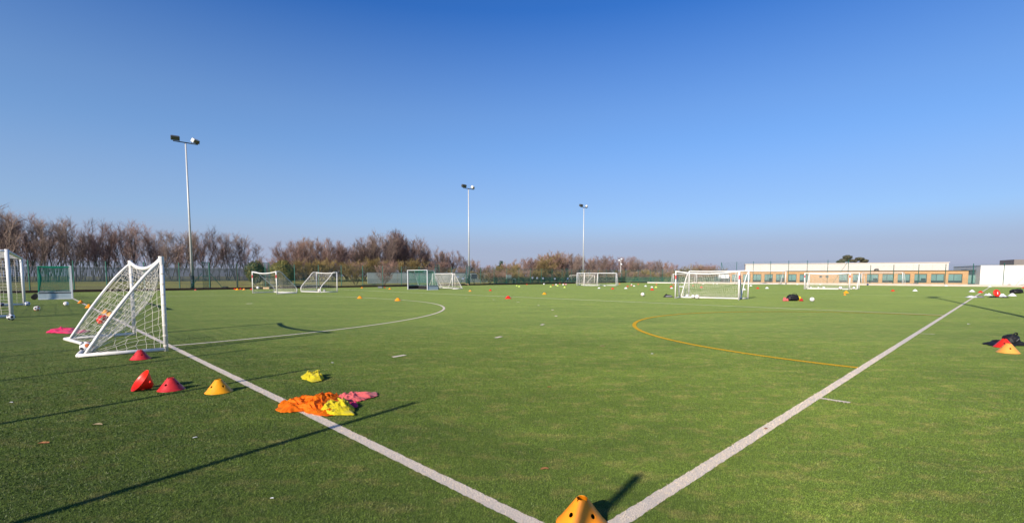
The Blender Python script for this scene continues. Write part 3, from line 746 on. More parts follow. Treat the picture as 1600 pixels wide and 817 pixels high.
# ================================================================ GOALS
def catm(pts, n=8):
    P = [Vector(p) for p in pts]; P = [P[0]*2-P[1]] + P + [P[-1]*2-P[-2]]; o = []
    for i in range(1, len(P)-2):
        for k in range(n):
            t = k/n; a, b, c, d = P[i-1:i+3]
            o.append(.5*((2*b) + (c-a)*t + (2*a-5*b+4*c-d)*t*t + (3*b-a-3*c+d)*t**3))
    o.append(P[-2]); return o
def net_patch(mb, fn, nu, nv, r, jit=0.0, rn=random, n=3):
    g_ = [[fn(i/nu, j/nv) + Vector((rn.gauss(0,jit), rn.gauss(0,jit), rn.gauss(0,jit))) * (1 if 0 < i < nu and 0 < j < nv else .2) for j in range(nv+1)] for i in range(nu+1)]
    for i in range(nu+1): mb.tube(g_[i], r, n, False)
    for j in range(nv+1): mb.tube([g_[i][j] for i in range(nu+1)], r, n, False)
def hexnet(mb, fn, nu, nv, r, rn, jit):
    """hexagon-ish mesh: zig-zag verticals joined by short cross strands"""
    def pt(i, j):
        u = (i + (.10 if (j % 2) ^ (i % 2) else -.10)) / nu; return fn(min(1, max(0, u)), j/nv)
    G_ = {}
    for i in range(nu+1):
        for j in range(nv+1):
            G_[i, j] = pt(i, j) + Vector((rn.gauss(0,jit), rn.gauss(0,jit), rn.gauss(0,jit)))*(1 if 0 < i < nu and 0 < j < nv else .15)
    for i in range(nu+1): mb.tube([G_[i, j] for j in range(nv+1)], r, 4, False)
    for j in range(nv+1):
        for i in range(nu):
            mb.tube([G_[i, j], G_[i+1, j]], r, 4, False)
            if rn.random() < .55 and False: pass

def goal(L_, R_, h, label, style='mini', depth=1.25, tape=False, r=.034, sag=.10, m=M_white, near=False, name='football_goal', group='white portable goals on the pitch', netr=.0034, cell=.13, lean=0.0, rbow=.0, noback=False, inset=.04, netsag=.22, clips=False):
    """L_, R_: world feet of the two front posts as seen from the front; net goes to the back (local +y)"""
    L_, R_ = Vector(L_), Vector(R_); c = (L_ + R_)/2; d = R_ - L_; W_ = d.length/2
    root = empty(name, c, math.atan2(d.y, d.x), label, 'goal', group); rn = random.Random(int(c.x*10)+3)
    for sx in (-1, 1):
        po = MB().tube([(sx*(W_ + lean), 0, 0), (sx*W_, 0, h - (0 if style != 'full' else .0))], r, 12).build('goalpost', m, root, smooth=True)
        if clips:
            for kk in range(9): MB().tube([(sx*W_, 0, .10 + kk*.205), (sx*W_, 0, .125 + kk*.205)], r+.0045, 12).build('net_clip', M_cream, po)
            MB().tube([(sx*W_, 0, h-.15), (sx*W_, 0, h+.012)], r+.007, 12).build('corner_joint', M_white, po)
        if tape: MB().tube([(sx*(W_+lean*.35),0,h*.70),(sx*(W_+lean*.1),0,h*.84)], r+.003, 12).build('tape', M_tape, po)
    MB().tube(catm([(-W_,0,h-r), (-W_*.5,0,h-r-sag*.75), (0,0,h-r-sag), (W_*.5,0,h-r-sag*.75), (W_,0,h-r)], 6), r, 12).build('crossbar', m, root, smooth=True)
    gf = MB(); dW = inset*W_
    for sx in (-1, 1): gf.tube([(sx*(W_+lean), 0, r), (sx*(W_-dW), depth, r)], r*.9, 10)
    gf.tube(catm([(-(W_-dW), depth, r), (0, depth - rbow, r), (W_-dW, depth, r)], 8), r*.9, 10); gf.build('ground_frame', m, root, smooth=True)
    if style == 'mini':
        st = lambda sx: [(sx*W_,-.0,h-r*1.5), (sx*W_, depth*.24, h*.775), (sx*(W_-dW*.5), depth*.60, h*.41), (sx*(W_-dW), depth*.93, r)]
    elif style == 'bow':
        st = lambda sx: [(sx*W_,0,h-r), (sx*W_, depth*.22, h*.97), (sx*W_, depth*.5, h*.70), (sx*(W_-dW), depth*.97, h*.27), (sx*(W_-dW), depth, r)]
    elif style == 'fold':
        st = lambda sx: [(sx*W_,0,h-r), (sx*W_, depth*.35, h*.78), (sx*W_, depth*.6, h*.50), (sx*W_, depth*.85, h*.2), (sx*W_, depth, r)]
    else:
        st = lambda sx: [(sx*W_,0,h-r), (sx*W_, depth*.45, h*.97), (sx*W_, depth*.62, h*.72), (sx*W_, depth*.9, h*.2), (sx*W_, depth, r)]
    for sx in (-1, 1): MB().tube(catm(st(sx), 6), r*.72, 10).build('stay', m, root, smooth=True)
    spine = catm([(0, p[1], p[2]) for p in st(1)], 10)
    def prof_(t):
        f = t*(len(spine)-1); k = min(len(spine)-2, int(f)); return spine[k].lerp(spine[k+1], f-k)
    def back(u, v):
        q = prof_(v); s = math.sin(math.pi*v)**.8; e_ = (1 - abs(2*u-1)**2.2)
        x = (2*u-1)*(W_ - dW*v)
        return Vector((x, q.y - netsag*s*(.25+.75*e_) - rbow*e_*v, q.z - .35*netsag*s*e_ - sag*e_*(1-v) - (0 if v < .98 else 0)))
    nb_ = MB(); nu = max(6, int(2*W_/cell)); nv = max(5, int((h+depth)*.82/cell))
    if near: hexnet(nb_, back, nu, nv, netr, rn, .012)
    else: net_patch(nb_, back, nu, nv, netr, .01, rn)
    for sx in (-1, 1):
        def side(u, v, sx=sx):
            q = prof_(u*.98 + .01); z = r + (q.z - r)*v; bul = .07*math.sin(math.pi*u)*math.sin(math.pi*v)
            return Vector((sx*(W_ - dW*q.y/depth - bul), q.y*1.0 - .02, z))
        # columns follow depth, rows follow height
        if near: hexnet(nb_, side, max(5, int(depth*1.05/cell)), max(6, int(h/cell)), netr, rn, .012)
        else: net_patch(nb_, side, max(5, int(depth/cell)), max(6, int(h/cell)), netr, .008, rn)
    nb_.build('net', M_net, root)
    return root
def perp(L_, R_, want=None): return L_, R_

# near left mini goal: front faces +a, so seen from the front the left post is the nearer one
gA = pw(-.20, 10.22); gB = pw(-.24, 14.0)
goal(gA, gB, 1.88, 'small white goal in the left foreground with sagging crossbar and white net', 'mini', depth=1.32, r=.040, sag=.17, near=True, netr=.0028, cell=.142, rbow=.22, inset=.08, netsag=.40, name='mini_football_goal', group=None, clips=True)
# full size goal cut by the left edge
gq = at(18.5, 496.5)
aq, bq = w2p(gq)
goal(gq, at(38.5, 477.3), 2.46, 'full size white goal cut off by the left edge of the photo', 'full', depth=2.0, r=.062, sag=.0, m=M_alu, netr=.0045, cell=.12, group=None, netsag=.1, lean=.0)
# two bowed minis by the left fence
goal(at(395.5, 458), at(432.5, 459.3), 1.92, 'small white bowed goal, left of two by the left fence, open to the left', 'bow', depth=1.9, tape=True, sag=.14, r=.045, netsag=.1, m=M_white, lean=.05)
goal(at(527, 456.6), at(495.5, 455.7), 1.92, 'small white bowed goal, right of two by the left fence, with a ball inside', 'bow', depth=1.6, sag=.08, r=.045, netsag=.1, m=M_white) if False else None
def goal_back(L_, R_, B_L, **kw): pass
goal(at(527, 456.4), at(495, 455.4), 1.90, 'small white bowed goal, right of the two by the left fence, open to the right', 'bow', depth=1.7, sag=.08, r=.045, netsag=.1)
# folded back to back pair, middle distance
goal(at(676, 450.5), at(707, 452), 1.85, 'small white goal standing behind the green netted hockey goal', 'fold', depth=1.3, sag=.02, r=.045)
goal(at(711, 449.8), at(680, 449.0), 1.85, 'small white goal backed against the one behind the hockey goal', 'fold', depth=-1.3 if False else 1.1, sag=.02, r=.04, m=M_cream)
# wide goals far
goal(at(901.5, 446.1), at(962.5, 446.6), 2.02, 'wide white goal in the far middle in front of the lamp column', 'full', depth=1.4, sag=.0, r=.05, m=M_alu)
goal(at(913, 446.8), at(933.8, 446.8), 2.0, 'small white goal overlapping the left half of the wide far goal', 'fold', depth=1.2, sag=.0, r=.045)
goal(at(929, 443.4), at(893, 442.6), 1.75, 'cream bowed small goal behind the wide far goal', 'bow', depth=1.5, sag=.02, r=.05, m=M_cream)
goal(at(1051.8, 443), at(1088.4, 443), 2.0, 'plain white goal at the far kerb left of the brick building', 'full', depth=1.4, sag=.0, r=.05, m=M_alu)
goal(at(1153, 444.6), at(1227.2, 444.6), 2.45, 'full size white goal in front of the left part of the brick building', 'full', depth=1.6, sag=.0, r=.06, m=M_alu)
goal(at(1345.8, 445), at(1409.4, 445.8), 2.15, 'white goal in front of the right half of the brick building', 'full', depth=1.5, sag=.0, r=.05, m=M_alu)
# back-to-back pair right of centre
goal(at(1055, 466.2), at(1154, 468.6), 1.86, 'small white goal with red taped posts, right of centre, facing the camera', 'fold', depth=1.1, tape=True, sag=.16, r=.045, lean=.0)
goal(at(1168.5, 467), at(1076, 463.6), 1.90, 'small white goal backed onto the red taped one, right of centre', 'fold', depth=.95, sag=.03, r=.042)
goal(at(1256.5, 452), at(1327, 453), 1.90, 'small white goal with red taped posts before the building, facing the camera', 'fold', depth=1.1, tape=True, sag=.14, r=.05)
goal(at(1342, 451.8), at(1264, 450.6), 1.95, 'small white goal backed onto the taped one before the building', 'fold', depth=1.0, sag=.0, r=.05)

def hockey_goal(L_, R_, label, inner, outer, h=2.14, dt=.9, db_=1.25, rear=None):
    L_, R_ = Vector(L_), Vector(R_); c = (L_+R_)/2; d = (R_-L_); W_ = d.length/2
    root = empty('hockey_goal', c, math.atan2(d.y, d.x), label, 'goal', 'hockey goals with green nets'); rn = random.Random(4)
    for sx in (-1,1): MB().box((sx*W_,0,h/2), (.075,.085,h)).build('goalpost', M_alu, root, bevel=.008)
    MB().box((0,0,h+.026), (2*W_+.075,.085,.05)).build('crossbar', M_alu, root)
    for sx in (-1,1):
        MB().bar((sx*W_,.04,h-.02),(sx*W_,dt,h-.02),.045).bar((sx*W_,dt,h-.02),(sx*W_,db_-.02,.46),.045).build('top_stay', rear or M_alu, root)
    MB().bar((-W_,dt,h-.02),(W_,dt,h-.02),.04).build('rear_bar', M_gnet, root)
    bb = MB().box((0,db_,.23), (2*W_,.03,.46)).build('backboard', outer, root); MB().box((0,-.02+db_-.01,.23), (2*W_-.08,.02,.42)).build('lining', inner, bb)
    for sx in (-1,1):
        sb = MB().box((sx*W_,db_/2+.02,.23), (.03,db_-.05,.46)).build('side_board', outer, root)
        MB().box((sx*(W_-.026),db_/2+.02,.23), (.02,db_-.14,.42)).build('lining', inner, sb)
        MB().box((sx*W_,db_/2+.02,.475), (.07,db_-.05,.03)).build('board_rail', M_alu, sb); MB().box((sx*W_,db_/2+.02,.03), (.075,db_-.05,.06)).build('board_rail', M_alu, sb); MB().box((sx*W_,db_/2+.02,.41), (.034,db_-.06,.05)).build('board_stripe', M_boardd, sb)
    nm = MB(); cs = .045
    net_patch(nm, lambda u,v: Vector(((2*u-1)*W_, .05+dt*v, h-.03-.06*math.sin(math.pi*v)*math.sin(math.pi*u))), int(2*W_/cs), int(dt/cs), .003, .004, rn)
    net_patch(nm, lambda u,v: Vector(((2*u-1)*W_, dt+(db_-dt)*v - .10*math.sin(math.pi*v), (h-.03)*(1-v)+.42*v)), int(2*W_/cs), int(1.7/cs), .003, .004, rn)
    for sx in (-1,1): net_patch(nm, lambda u,v,sx=sx: Vector((sx*(W_-.04*math.sin(math.pi*u)), .04+(dt+(db_-dt)*v-.05)*u, (h-.05)*(1-v)+.45*v)), int(db_/cs), int(1.7/cs), .003, .004, rn)
    nm.build('net', M_gnet, root)
    for sx in (-1,1):
        wh = MB(); wh.lathe([(.001,-.04),(.13,-.04),(.16,-.02),(.16,.02),(.13,.04),(.001,.04)], 16); w_ = wh.build('wheel', M_rubber, root, loc=(sx*(W_-.25), db_+.2, .16)); w_.rotation_euler = (0, R(90), 0)
    return root
a1, b1 = w2p(at(113.5, 467))
hockey_goal(pw(a1, b1), pw(a1 + .1, b1 + 3.66), 'hockey goal with green net and white boards at the far left', M_boardd, M_boardl, db_=1.62, dt=1.55, rear=mat('green painted tube', (.01, .30, .17), .5))
hockey_goal(at(637.5, 452.3), at(668, 453.2), 'hockey goal with green net and black boards inside, middle distance', M_boardd, M_boardl, db_=1.5)

# ================================================================ MARKER CONES
def cone_mesh(name, m, rb=.155, rt=.034, h=.162, n=128, rows=46, hole=.0150, thick=.0025):
    sl = math.hypot(rb-rt, h); V = {}; bmx = bmesh.new(); hol = [(math.pi/4 + k*math.pi/2, .50) for k in range(4)] if hole else []
    def radius(t): return rt + (rb-rt)*(1-t)
    for j in range(rows+1):
        t = j/rows
        for i in range(n):
            th = 2*math.pi*i/n; tt = t
            if hole and j >= rows-3:                          # notched rim at the top
                c = abs(math.cos(2*th)); cut = max(0, (.35 - c)/.35); tt = t - .10*cut*(1 - (rows-j)*.25)
            tv, hv = tt, th
            for (hc, ht) in hol:
                dth = (th-hc+math.pi) % (2*math.pi) - math.pi; dx = dth*radius(tt); dy = (tt-ht)*sl; dd = math.hypot(dx, dy)
                if abs(dd-hole) < .0027 and dd > 1e-6:
                    f = hole/dd; hv = hc + dth*f; tv = ht + (tt-ht)*f
            r_ = radius(tv); flare = .005*max(0, .12-tv)/.12
            V[i, j] = bmx.verts.new(((r_+flare)*math.cos(hv), (r_+flare)*math.sin(hv), tv*h))
    for j in range(rows):
        for i in range(n):
            i2 = (i+1) % n; q = [V[i,j], V[i2,j], V[i2,j+1], V[i,j+1]]
            thc = 2*math.pi*(i+.5)/n; tcn = (j+.5)/rows; skip = False
            for (hc, ht) in hol:
                dth = (thc-hc+math.pi) % (2*math.pi) - math.pi
                if math.hypot(dth*radius(tcn), (tcn-ht)*sl) < hole*1.02: skip = True
            if not skip: bmx.faces.new(q)
    for v in [v for v in bmx.verts if not v.link_faces]: bmx.verts.remove(v)
    me = bpy.data.meshes.new(name); bmx.to_mesh(me); bmx.free(); me.materials.append(m)
    me.polygons.foreach_set('use_smooth', [True]*len(me.polygons)); return me
CM = {}
for k, m in dict(red=M_red, crimson=M_crim, orange=M_orange, peach=M_peach, yellow=M_yel).items():
    CM[k] = cone_mesh('cone_' + k, m)
LOWC = {}
for k, m in dict(red=M_red, orange=M_orange, yellow=M_yel, lime=M_lime, white=M_wplas, peach=M_peach, salmon=mat('faded red plastic', (.68, .13, .09), .5, .1, 9)).items():
    LOWC[k] = cone_mesh('low_cone_' + k, m, rb=.15, rt=.035, h=.12, n=20, rows=5, hole=0)
def cone(px, py, col, label, group='marker cones on the pitch', near=False, s=1.0, rot=None, z=0.0, name='marker_cone', rz=0.0):
    me = (CM if near else LOWC)[col]; o = bpy.data.objects.new(name, me); COL.objects.link(o)
    p = at(px, py); o.location = (p.x, p.y, z + .006); o.scale = (s, s, s); o.rotation_euler = rot or (0, 0, rz)
    if near:
        sd = o.modifiers.new('thickness', 'SOLIDIFY'); sd.thickness = .0025; sd.offset = -1
    tag(o, label, 'cone', group); return o
NG = 'marker cones near the camera'
cone(909, 818, 'orange', 'orange cone with round holes cut by the bottom edge near the line corner', NG, True, .98, rz=R(-8))
cone(342, 612.5, 'yellow', 'yellow orange cone left of the white line, rightmost of three beside the goal', NG, True, 1.02, rz=R(20))
cone(267.5, 609, 'crimson', 'dark red upright cone between the tipped red cone and the yellow cone', NG, True, 1.0, rz=R(45))
tc_ = at(205.5, 611.5); e_ = Vector((.66, .75, 0)).normalized(); sa, ca = math.sin(R(37)), math.cos(R(37))
o = cone(218, 607, 'red', 'bright red cone tipped on its side left of the upright red one', NG, True, 1.0)
o.rotation_mode = 'QUATERNION'; o.rotation_quaternion = (e_*ca - Vector((0,0,sa))).to_track_quat('Z', 'Y') @ Matrix.Rotation(R(20), 3, 'Z').to_quaternion()
o.location = tc_ + (e_*sa + Vector((0,0,ca)))*.158 + Vector((0,0,.004))
cone(219.5, 561, 'crimson', 'red cone in front of the base of the near small goal', NG, True, 1.02, rz=R(10))
cone(1575, 551, 'peach', 'pale orange cone in front of a red cone at the right edge', NG, True, 1.12, rz=R(-75))
cone(1568.5, 542.5, 'red', 'red cone behind the pale orange one at the right edge', NG, True, 1.1, rz=R(0))
cone(126.5, 473.8, 'orange', 'orange cone on the line beside the left hockey goal, farthest of four', NG, True, 1.0)
cone(139.5, 480.8, 'orange', 'orange cone on the line, second from the left hockey goal', NG, True, 1.05)
cone(165.5, 489.6, 'peach', 'pale orange cone on the line seen through the near goal net', NG, True, 1.0)
cone(172.8, 494.2, 'peach', 'pale orange cone on the line nearest the near goal, seen through its net', NG, True, 1.0)
cone(161, 505, 'red', 'red cone tipped over, seen through the net of the near goal', NG, True, 1.0, rot=(R(20), R(75), R(-40)), z=.11)

FG = 'small far marker cones'
far = [
 (296,453.3,'red',1.5,'red cone at the kickboard left of the left floodlight mast'),
 (305.5,453.6,'salmon',.9,'flat faded red marker just right of the red cone by the left kickboard'),
 (367,452.2,'red',1,'red cone in the kit row next to the black bag'),
 (376,452.2,'red',1.1,'red cone in the kit row between two yellow ones'),
 (371,453,'yellow',1.5,'tall yellow cone in the kit row by the left fence'),
 (378.5,451.2,'yellow',1.1,'yellow cone at the back of the kit row by the left fence'),
 (381.5,453,'peach',1.4,'pale orange cone at the front of the kit row'),
 (387,451.3,'orange',1.5,'orange cone in the right part of the kit row'),
 (393,452.6,'red',1.1,'red cone ending the kit row beside the left post of the bowed goal'),
 (359,450.8,'yellow',1.0,'yellow marker lying on the black bag of the kit row'),
 (562.3,466.2,'orange',1.25,'orange cone standing on the far part of the shooting circle, the left one'),
 (621.6,469.8,'orange',1.35,'orange cone standing on the far part of the shooting circle, the right one'),
 (565.6,450.2,'orange',1.1,'orange cone near the left fence right of the small goals'),
 (601,449.9,'red',1.0,'red cone near the left fence by a grey box'),
 (609,451.9,'orange',1.1,'orange cone left of the middle hockey goal'),
 (734.6,455.3,'peach',1.2,'pale orange cone below the middle floodlight mast'),
 (734,445.4,'red',1.4,'red cone at the foot of the middle floodlight mast'),
 (766.3,454.3,'red',1.2,'red cone right of the pale orange one below the middle mast'),
 (794,466.6,'red',1.55,'large red cone on the thin white line in the centre of the photo'),
 (850.7,459.9,'yellow',1.3,'yellow cone alone on the grass right of the centre'),
 (717,446,'lime',1.2,'lime marker at the back corner of the small goal in the middle'),
 (807.5,446.9,'lime',1.1,'left lime marker of a close pair in the centre distance'),
 (811.3,448.2,'lime',1.3,'right lime marker of a close pair in the centre distance'),
 (823.2,444.8,'red',1.1,'red marker by the fence right of the lime pair'),
 (860.6,448.4,'lime',1.2,'lime marker left of a red and white pair near the far corner'),
 (864,445.8,'red',1.1,'red marker behind the lime one near the far corner'),
 (871.2,447,'lime',1.3,'lime marker right of the red one near the far corner'),
 (882.3,449.6,'lime',1.2,'lime marker nearest to the wide far goal on its left'),
 (874.8,443.7,'salmon',1.1,'pinkish marker left of the wide far goal by the fence'),
 (881.6,443.8,'salmon',1.1,'pale red marker just right of the pinkish one by the fence'),
 (957.4,451.8,'red',1.4,'red marker in front of the right post of the wide far goal'),
 (968,443.9,'salmon',1.3,'pale red marker right of the wide far goal'),
 (980.7,448,'red',1.3,'red marker between two white ones right of the wide goal'),
 (986.3,446.4,'salmon',1.2,'pale red marker touching a white one right of the wide goal'),
 (997.3,444.6,'salmon',1.2,'pale red marker below the white kerb'),
 (1019,453.4,'red',1.5,'bright red marker below the lime one left of the taped goal'),
 (1024.9,449.5,'lime',1.4,'lime marker left of the taped goal'),
 (1025.7,445,'salmon',1.2,'pale red marker near the far kerb above the lime one'),
 (1048.7,448.5,'red',1.5,'red marker beside the left post of the taped goal'),
 (1052.5,445,'salmon',1.2,'pale red marker at the foot of the plain far goal'),
 (1083,446.6,'salmon',1.1,'small faded red marker seen through the taped goal'),
 (1096,449.5,'red',1.4,'red marker seen through the net of the taped goal'),
 (1184,451,'red',1.4,'red marker on the grass right of the taped goal'),
 (1395,455,'red',1.3,'red marker in front of the right end goal before the building'),
 (1322,458,'yellow',1.6,'yellow cone in front of the right hand pair of goals'),
 (1320,461,'orange',.7,'flat orange marker just before the yellow cone'),
 (1532,457.3,'red',1.4,'red marker standing on the right touchline'),
 (1599,450,'red',1.3,'red marker at the right edge above the black bags'),
 (1429.8,454.8,'white',1.5,'white cone between the red marker and the long shadow'),
 (1518.7,456,'white',1.6,'white cone left of the red marker on the touchline'),
 (1546.5,448.2,'white',1.5,'white cone at the far end of the right touchline'),
 (1566,463.4,'white',1.7,'white cone right of the big red disc at the right edge'),
 (1581.5,462.4,'white',1.7,'white cone in front of the black bags at the right edge'),
 (1478.3,447.2,'white',1.5,'white marker by the kerb below the last brick window but one'),
 (1458.9,446.2,'white',1.3,'white marker by the kerb under the third window from the right'),
 (1514.5,446,'white',1.6,'flat white marker by the kerb before the dark glazed link'),
 (1198.4,450.8,'white',1.5,'white marker right of the taped goal, beyond the red one'),
 (1173.3,447,'white',1.4,'white marker just right of the taped goal pair'),
 (1178,444.2,'white',1.2,'white marker by the full size goal line'),
 (1162.6,453,'white',1.5,'white marker between the stay and the right post of the paired goal'),
 (1066,448.5,'white',1.2,'white marker behind the left stay of the taped goal'),
 (1062.5,448.3,'white',1.2,'white marker touching the left post line of the taped goal'),
 (1098.7,444.2,'white',1.2,'white marker near the far kerb behind the taped goal net'),
 (1115,443.6,'white',1.0,'left of two white markers high behind the taped goal net'),
 (1120.4,444,'white',1.1,'right of two white markers high behind the taped goal net'),
 (1245.8,444.8,'white',1.2,'white marker between the full size goal and the pair before the building'),
 (1281.4,445,'white',1.3,'white marker in the left of the goal pair before the building'),
 (1313.5,445,'white',1.2,'white marker in the right of the goal pair before the building'),
 (936,450.6,'white',1.2,'white marker in front of the middle post of the wide far goal'),
 (945,447,'white',1.0,'white marker on the base bar of the wide far goal'),
 (977.9,451,'white',1.4,'white marker lowest of the white group right of the wide goal'),
 (986.9,445,'white',1.1,'white marker above the pale red one right of the wide goal'),
 (990.8,447.3,'white',1.2,'white marker right of the red and white cluster'),
 (1008.8,447.6,'white',1.4,'white marker alone below the white kerb'),
 (1018.6,449.2,'white',1.3,'white marker above the bright red one left of the taped goal'),
 (1049.5,450.8,'white',1.3,'white marker under the red one at the taped goal post'),
]
for (px, py, c_, s_, lab) in far: cone(px, py, c_, lab, FG, False, s_, rz=random.uniform(0, 6))

# ================================================================ BALLS
ico = []
ph = (1+5**.5)/2
for a in (-1,1):
    for b in (-1,1): ico += [Vector((0,a,b*ph)).normalized(), Vector((a,b*ph,0)).normalized(), Vector((b*ph,0,a)).normalized()]
def ball_mesh(name, mats, thr=.90):
    bm_ = bmesh.new(); bmesh.ops.create_icosphere(bm_, subdivisions=4, radius=.11); me = bpy.data.meshes.new(name)
    for f in bm_.faces:
        f.smooth = True; c = f.calc_center_median().normalized()
        k = max(range(12), key=lambda i: c.dot(ico[i])); f.material_index = (1 if c.dot(ico[k]) > thr + .03 else 0)
        if len(mats) > 2 and f.material_index and k % 2: f.material_index = 2
    bm_.to_mesh(me); bm_.free()
    for m in mats: me.materials.append(m)
    return me
BM = dict(black=ball_mesh('ball_black', [M_bwhite, M_bdark]), orange=ball_mesh('ball_orange', [M_bwhite, M_bdark, M_bor]), blue=ball_mesh('ball_blue', [M_bwhite, M_bblu], .88), plain=ball_mesh('ball_plain', [M_bwhite, M_bor, M_bwhite], .95), dark=ball_mesh('ball_dark', [M_bdark, M_bblu]))
def ball(px, py, kind, label, s=1.0, group='footballs lying on the pitch'):
    o = bpy.data.objects.new('football', BM[kind]); COL.objects.link(o); p = at(px, py); o.location = (p.x, p.y, .11*s + .004)
    o.scale = (s, s, s); o.rotation_euler = (random.uniform(0,6), random.uniform(0,6), random.uniform(0,6)); tag(o, label, 'ball', group)
for a in [
 (17.5,500.5,'black','white football with dark panels in front of the near post of the big left goal'),
 (43,478,'blue','white and blue football by the far post of the big left goal'),
 (58,486,'orange','football with dark and orange panels alone right of the big left goal'),
 (103.5,478,'plain','nearly white football in front of the left hockey goal'),
 (136,551,'orange','white and orange football inside the near small goal'),
 (2,479,'dark','dark football at the left edge behind the net', 1.0),
 (29.5,457.5,'plain','tiny white football by the kickboard seen through the big left goal'),
 (1268.7,471.2,'plain','white football right of the black kit bag', 1.15),
 (1004,462.8,'plain','large white football on the grass left of the taped goal', 1.25),
 (1082.7,466,'plain','left of two white footballs on the base bar of the taped goal', 1.1),
 (1089,467,'plain','right of two white footballs on the base bar of the taped goal', 1.3),
 (1073.5,464.6,'plain','white football at the left stay of the taped goal', 1.0),
 (499,456,'plain','white football inside the right bowed goal by the left fence', 1.3),
 (507,456,'black','football beside the white one inside the right bowed goal', 1.0),
 (403,451.8,'plain','white ball beside the bowed goal post at the kit row', 1.4),
 (850,445,'plain','white ball by the fence near the far corner', 1.2),
 (869,446.2,'plain','white ball between red and lime markers near the far corner', 1.2),
 (880,446,'plain','white ball beside a pink one left of the wide far goal', 1.2),
 (1266.8,451.4,'plain','white ball on the base of the left post of the pair before the building', 1.1),
 (1278.6,451.4,'plain','white ball on the middle left of the base bar before the building', 1.1),
 (1287,451,'plain','white ball at the middle of the base bar before the building', 1.2),
 (1313,452.6,'plain','large white ball at the right of the base bar before the building', 1.6),
 (1334,452,'plain','white ball between the two right posts before the building', 1.3),
 (1355.7,445.8,'dark','dark ball inside the right end goal, the left one', 1.4),
 (1386.6,445.8,'dark','dark ball inside the right end goal, the middle one', 1.4),
 (1399,446,'blue','blue and white ball inside the right end goal near its right post', 1.4),
 (1423,446,'dark','dark ball beside the grey bag by the far kerb', 1.4),
 (1425.9,446.4,'plain','white ball beside the grey bag by the far kerb', 1.2),
]: ball(*a[:4], s=a[4] if len(a) > 4 else 1.0)
o = bpy.data.objects.new('football', ball_mesh('ball_pink', [mat('pink ball', (.75,.12,.2), .5), M_bwhite])); COL.objects.link(o); p = at(884.5, 445.6); o.location = (p.x, p.y, .13); o.scale = (1.2,)*3
tag(o, 'pink ball next to a white one left of the wide far goal', 'ball', 'footballs lying on the pitch')

# ================================================================ CLOTHES AND BAGS
def crumple(name, outline, hgt, m, label, cat, seed=1, freq=9.0, ridge=1.0, N=96, Kr=34, group=None, extra=None, loc_px=True, dome=.5, center=None, sub=True):
    """rumpled cloth inside an outline on the ground (pixels or world points)"""
    pts = [at(*q) if loc_px else Vector(q) for q in outline]; c = sum(pts, Vector())/len(pts) if center is None else at(*center)
    an = sorted([(math.atan2(p.y-c.y, p.x-c.x), (p-c).length) for p in pts]); m_ = MB()
    def rad(t):
        n = len(an)
        for i in range(n):
            a0, r0 = an[i]; a1, r1 = an[(i+1) % n]; 
            if i == n-1: a1 += 2*math.pi
            for tt in (t, t+2*math.pi):
                if a0 <= tt <= a1 and a1 > a0:
                    u = (tt-a0)/(a1-a0); u = u*u*(3-2*u); return r0 + (r1-r0)*u
        return an[0][1]
    so = Vector((seed*3.7, seed*1.3, seed*.7)); V_ = []; rc = random.Random(seed*17)
    rr = [rad(-math.pi + 2*math.pi*k/N) for k in range(N)]; mr = sum(rr)/N
    cre = []
    for i in range(int(26*ridge + 6)):                      # crests of the folds: short, straight, sharp
        t = rc.uniform(-math.pi, math.pi); q = rad(t)*rc.uniform(.05, .95); ph_ = rc.uniform(0, math.pi)
        cre.append((math.cos(t)*q, math.sin(t)*q, math.cos(ph_), math.sin(ph_), mr*rc.uniform(.18, .6), mr*rc.uniform(.05, .14), rc.uniform(.35, 1.0)))
    for j in range(Kr+1):
        f = j/Kr
        for k in range(N):
            t = -math.pi + 2*math.pi*k/N
            jag = 1 + .20*noise.noise(Vector((math.cos(t)*5, math.sin(t)*5, seed))) + .12*(1-2*abs(noise.noise(Vector((math.cos(t)*13, math.sin(t)*13, seed)))))
            r_ = rr[k]*jag*f; x, y = math.cos(t)*r_, math.sin(t)*r_
            z = 0
            for cx, cy, ux, uy, ln, wd_, am in cre:
                dx, dy = x-cx, y-cy; al = dx*ux + dy*uy; ac = -dx*uy + dy*ux + .35*wd_*math.sin(al/ln*3)
                if abs(al) < ln*1.3 and abs(ac) < wd_*3.2: z = max(z, am*math.exp(-abs(ac)/wd_)*max(0, 1-(al/ln/1.3)**2)) + .22*min(z, am*math.exp(-abs(ac)/wd_)*max(0, 1-(al/ln/1.3)**2))
            n1 = noise.noise(Vector((x, y, 0))*freq*.6 + so)
            env = min(1, (1-f**5)*1.25)**.6
            z = hgt*env*max(.05, .16 + dome*.35*(1-f*f) + .40*n1 + .95*z)
            V_.append((x, y, z + .006))
    for k in range(N): V_.append((math.cos(-math.pi+2*math.pi*k/N)*rr[k]*.97, math.sin(-math.pi+2*math.pi*k/N)*rr[k]*.97, .001))
    m_.v = V_
    for j in range(Kr):
        for k in range(N):
            k2 = (k+1) % N; m_.f.append([j*N+k, (j+1)*N+k, (j+1)*N+k2, j*N+k2]); m_.m.append(0)
    b0 = (Kr+1)*N
    for k in range(N):
        k2 = (k+1) % N; m_.f.append([Kr*N+k, b0+k, b0+k2, Kr*N+k2]); m_.m.append(0)
    o = m_.build(name, m, None, smooth=True, loc=Vector((c.x, c.y, .008)))
    return tag(o, label, cat, group)
BG = 'training bibs lying on the pitch'
crumple('training_bib', [(437,637),(446,630),(462,628),(470,623),(479,626),(482,633),(480,641),(468,644),(452,645),(446,645)], .055, M_oranget,
        'orange bib forming the left end of the heap across the white line', 'bib', 2, 8, 1.1, N=120, Kr=36, group=BG)
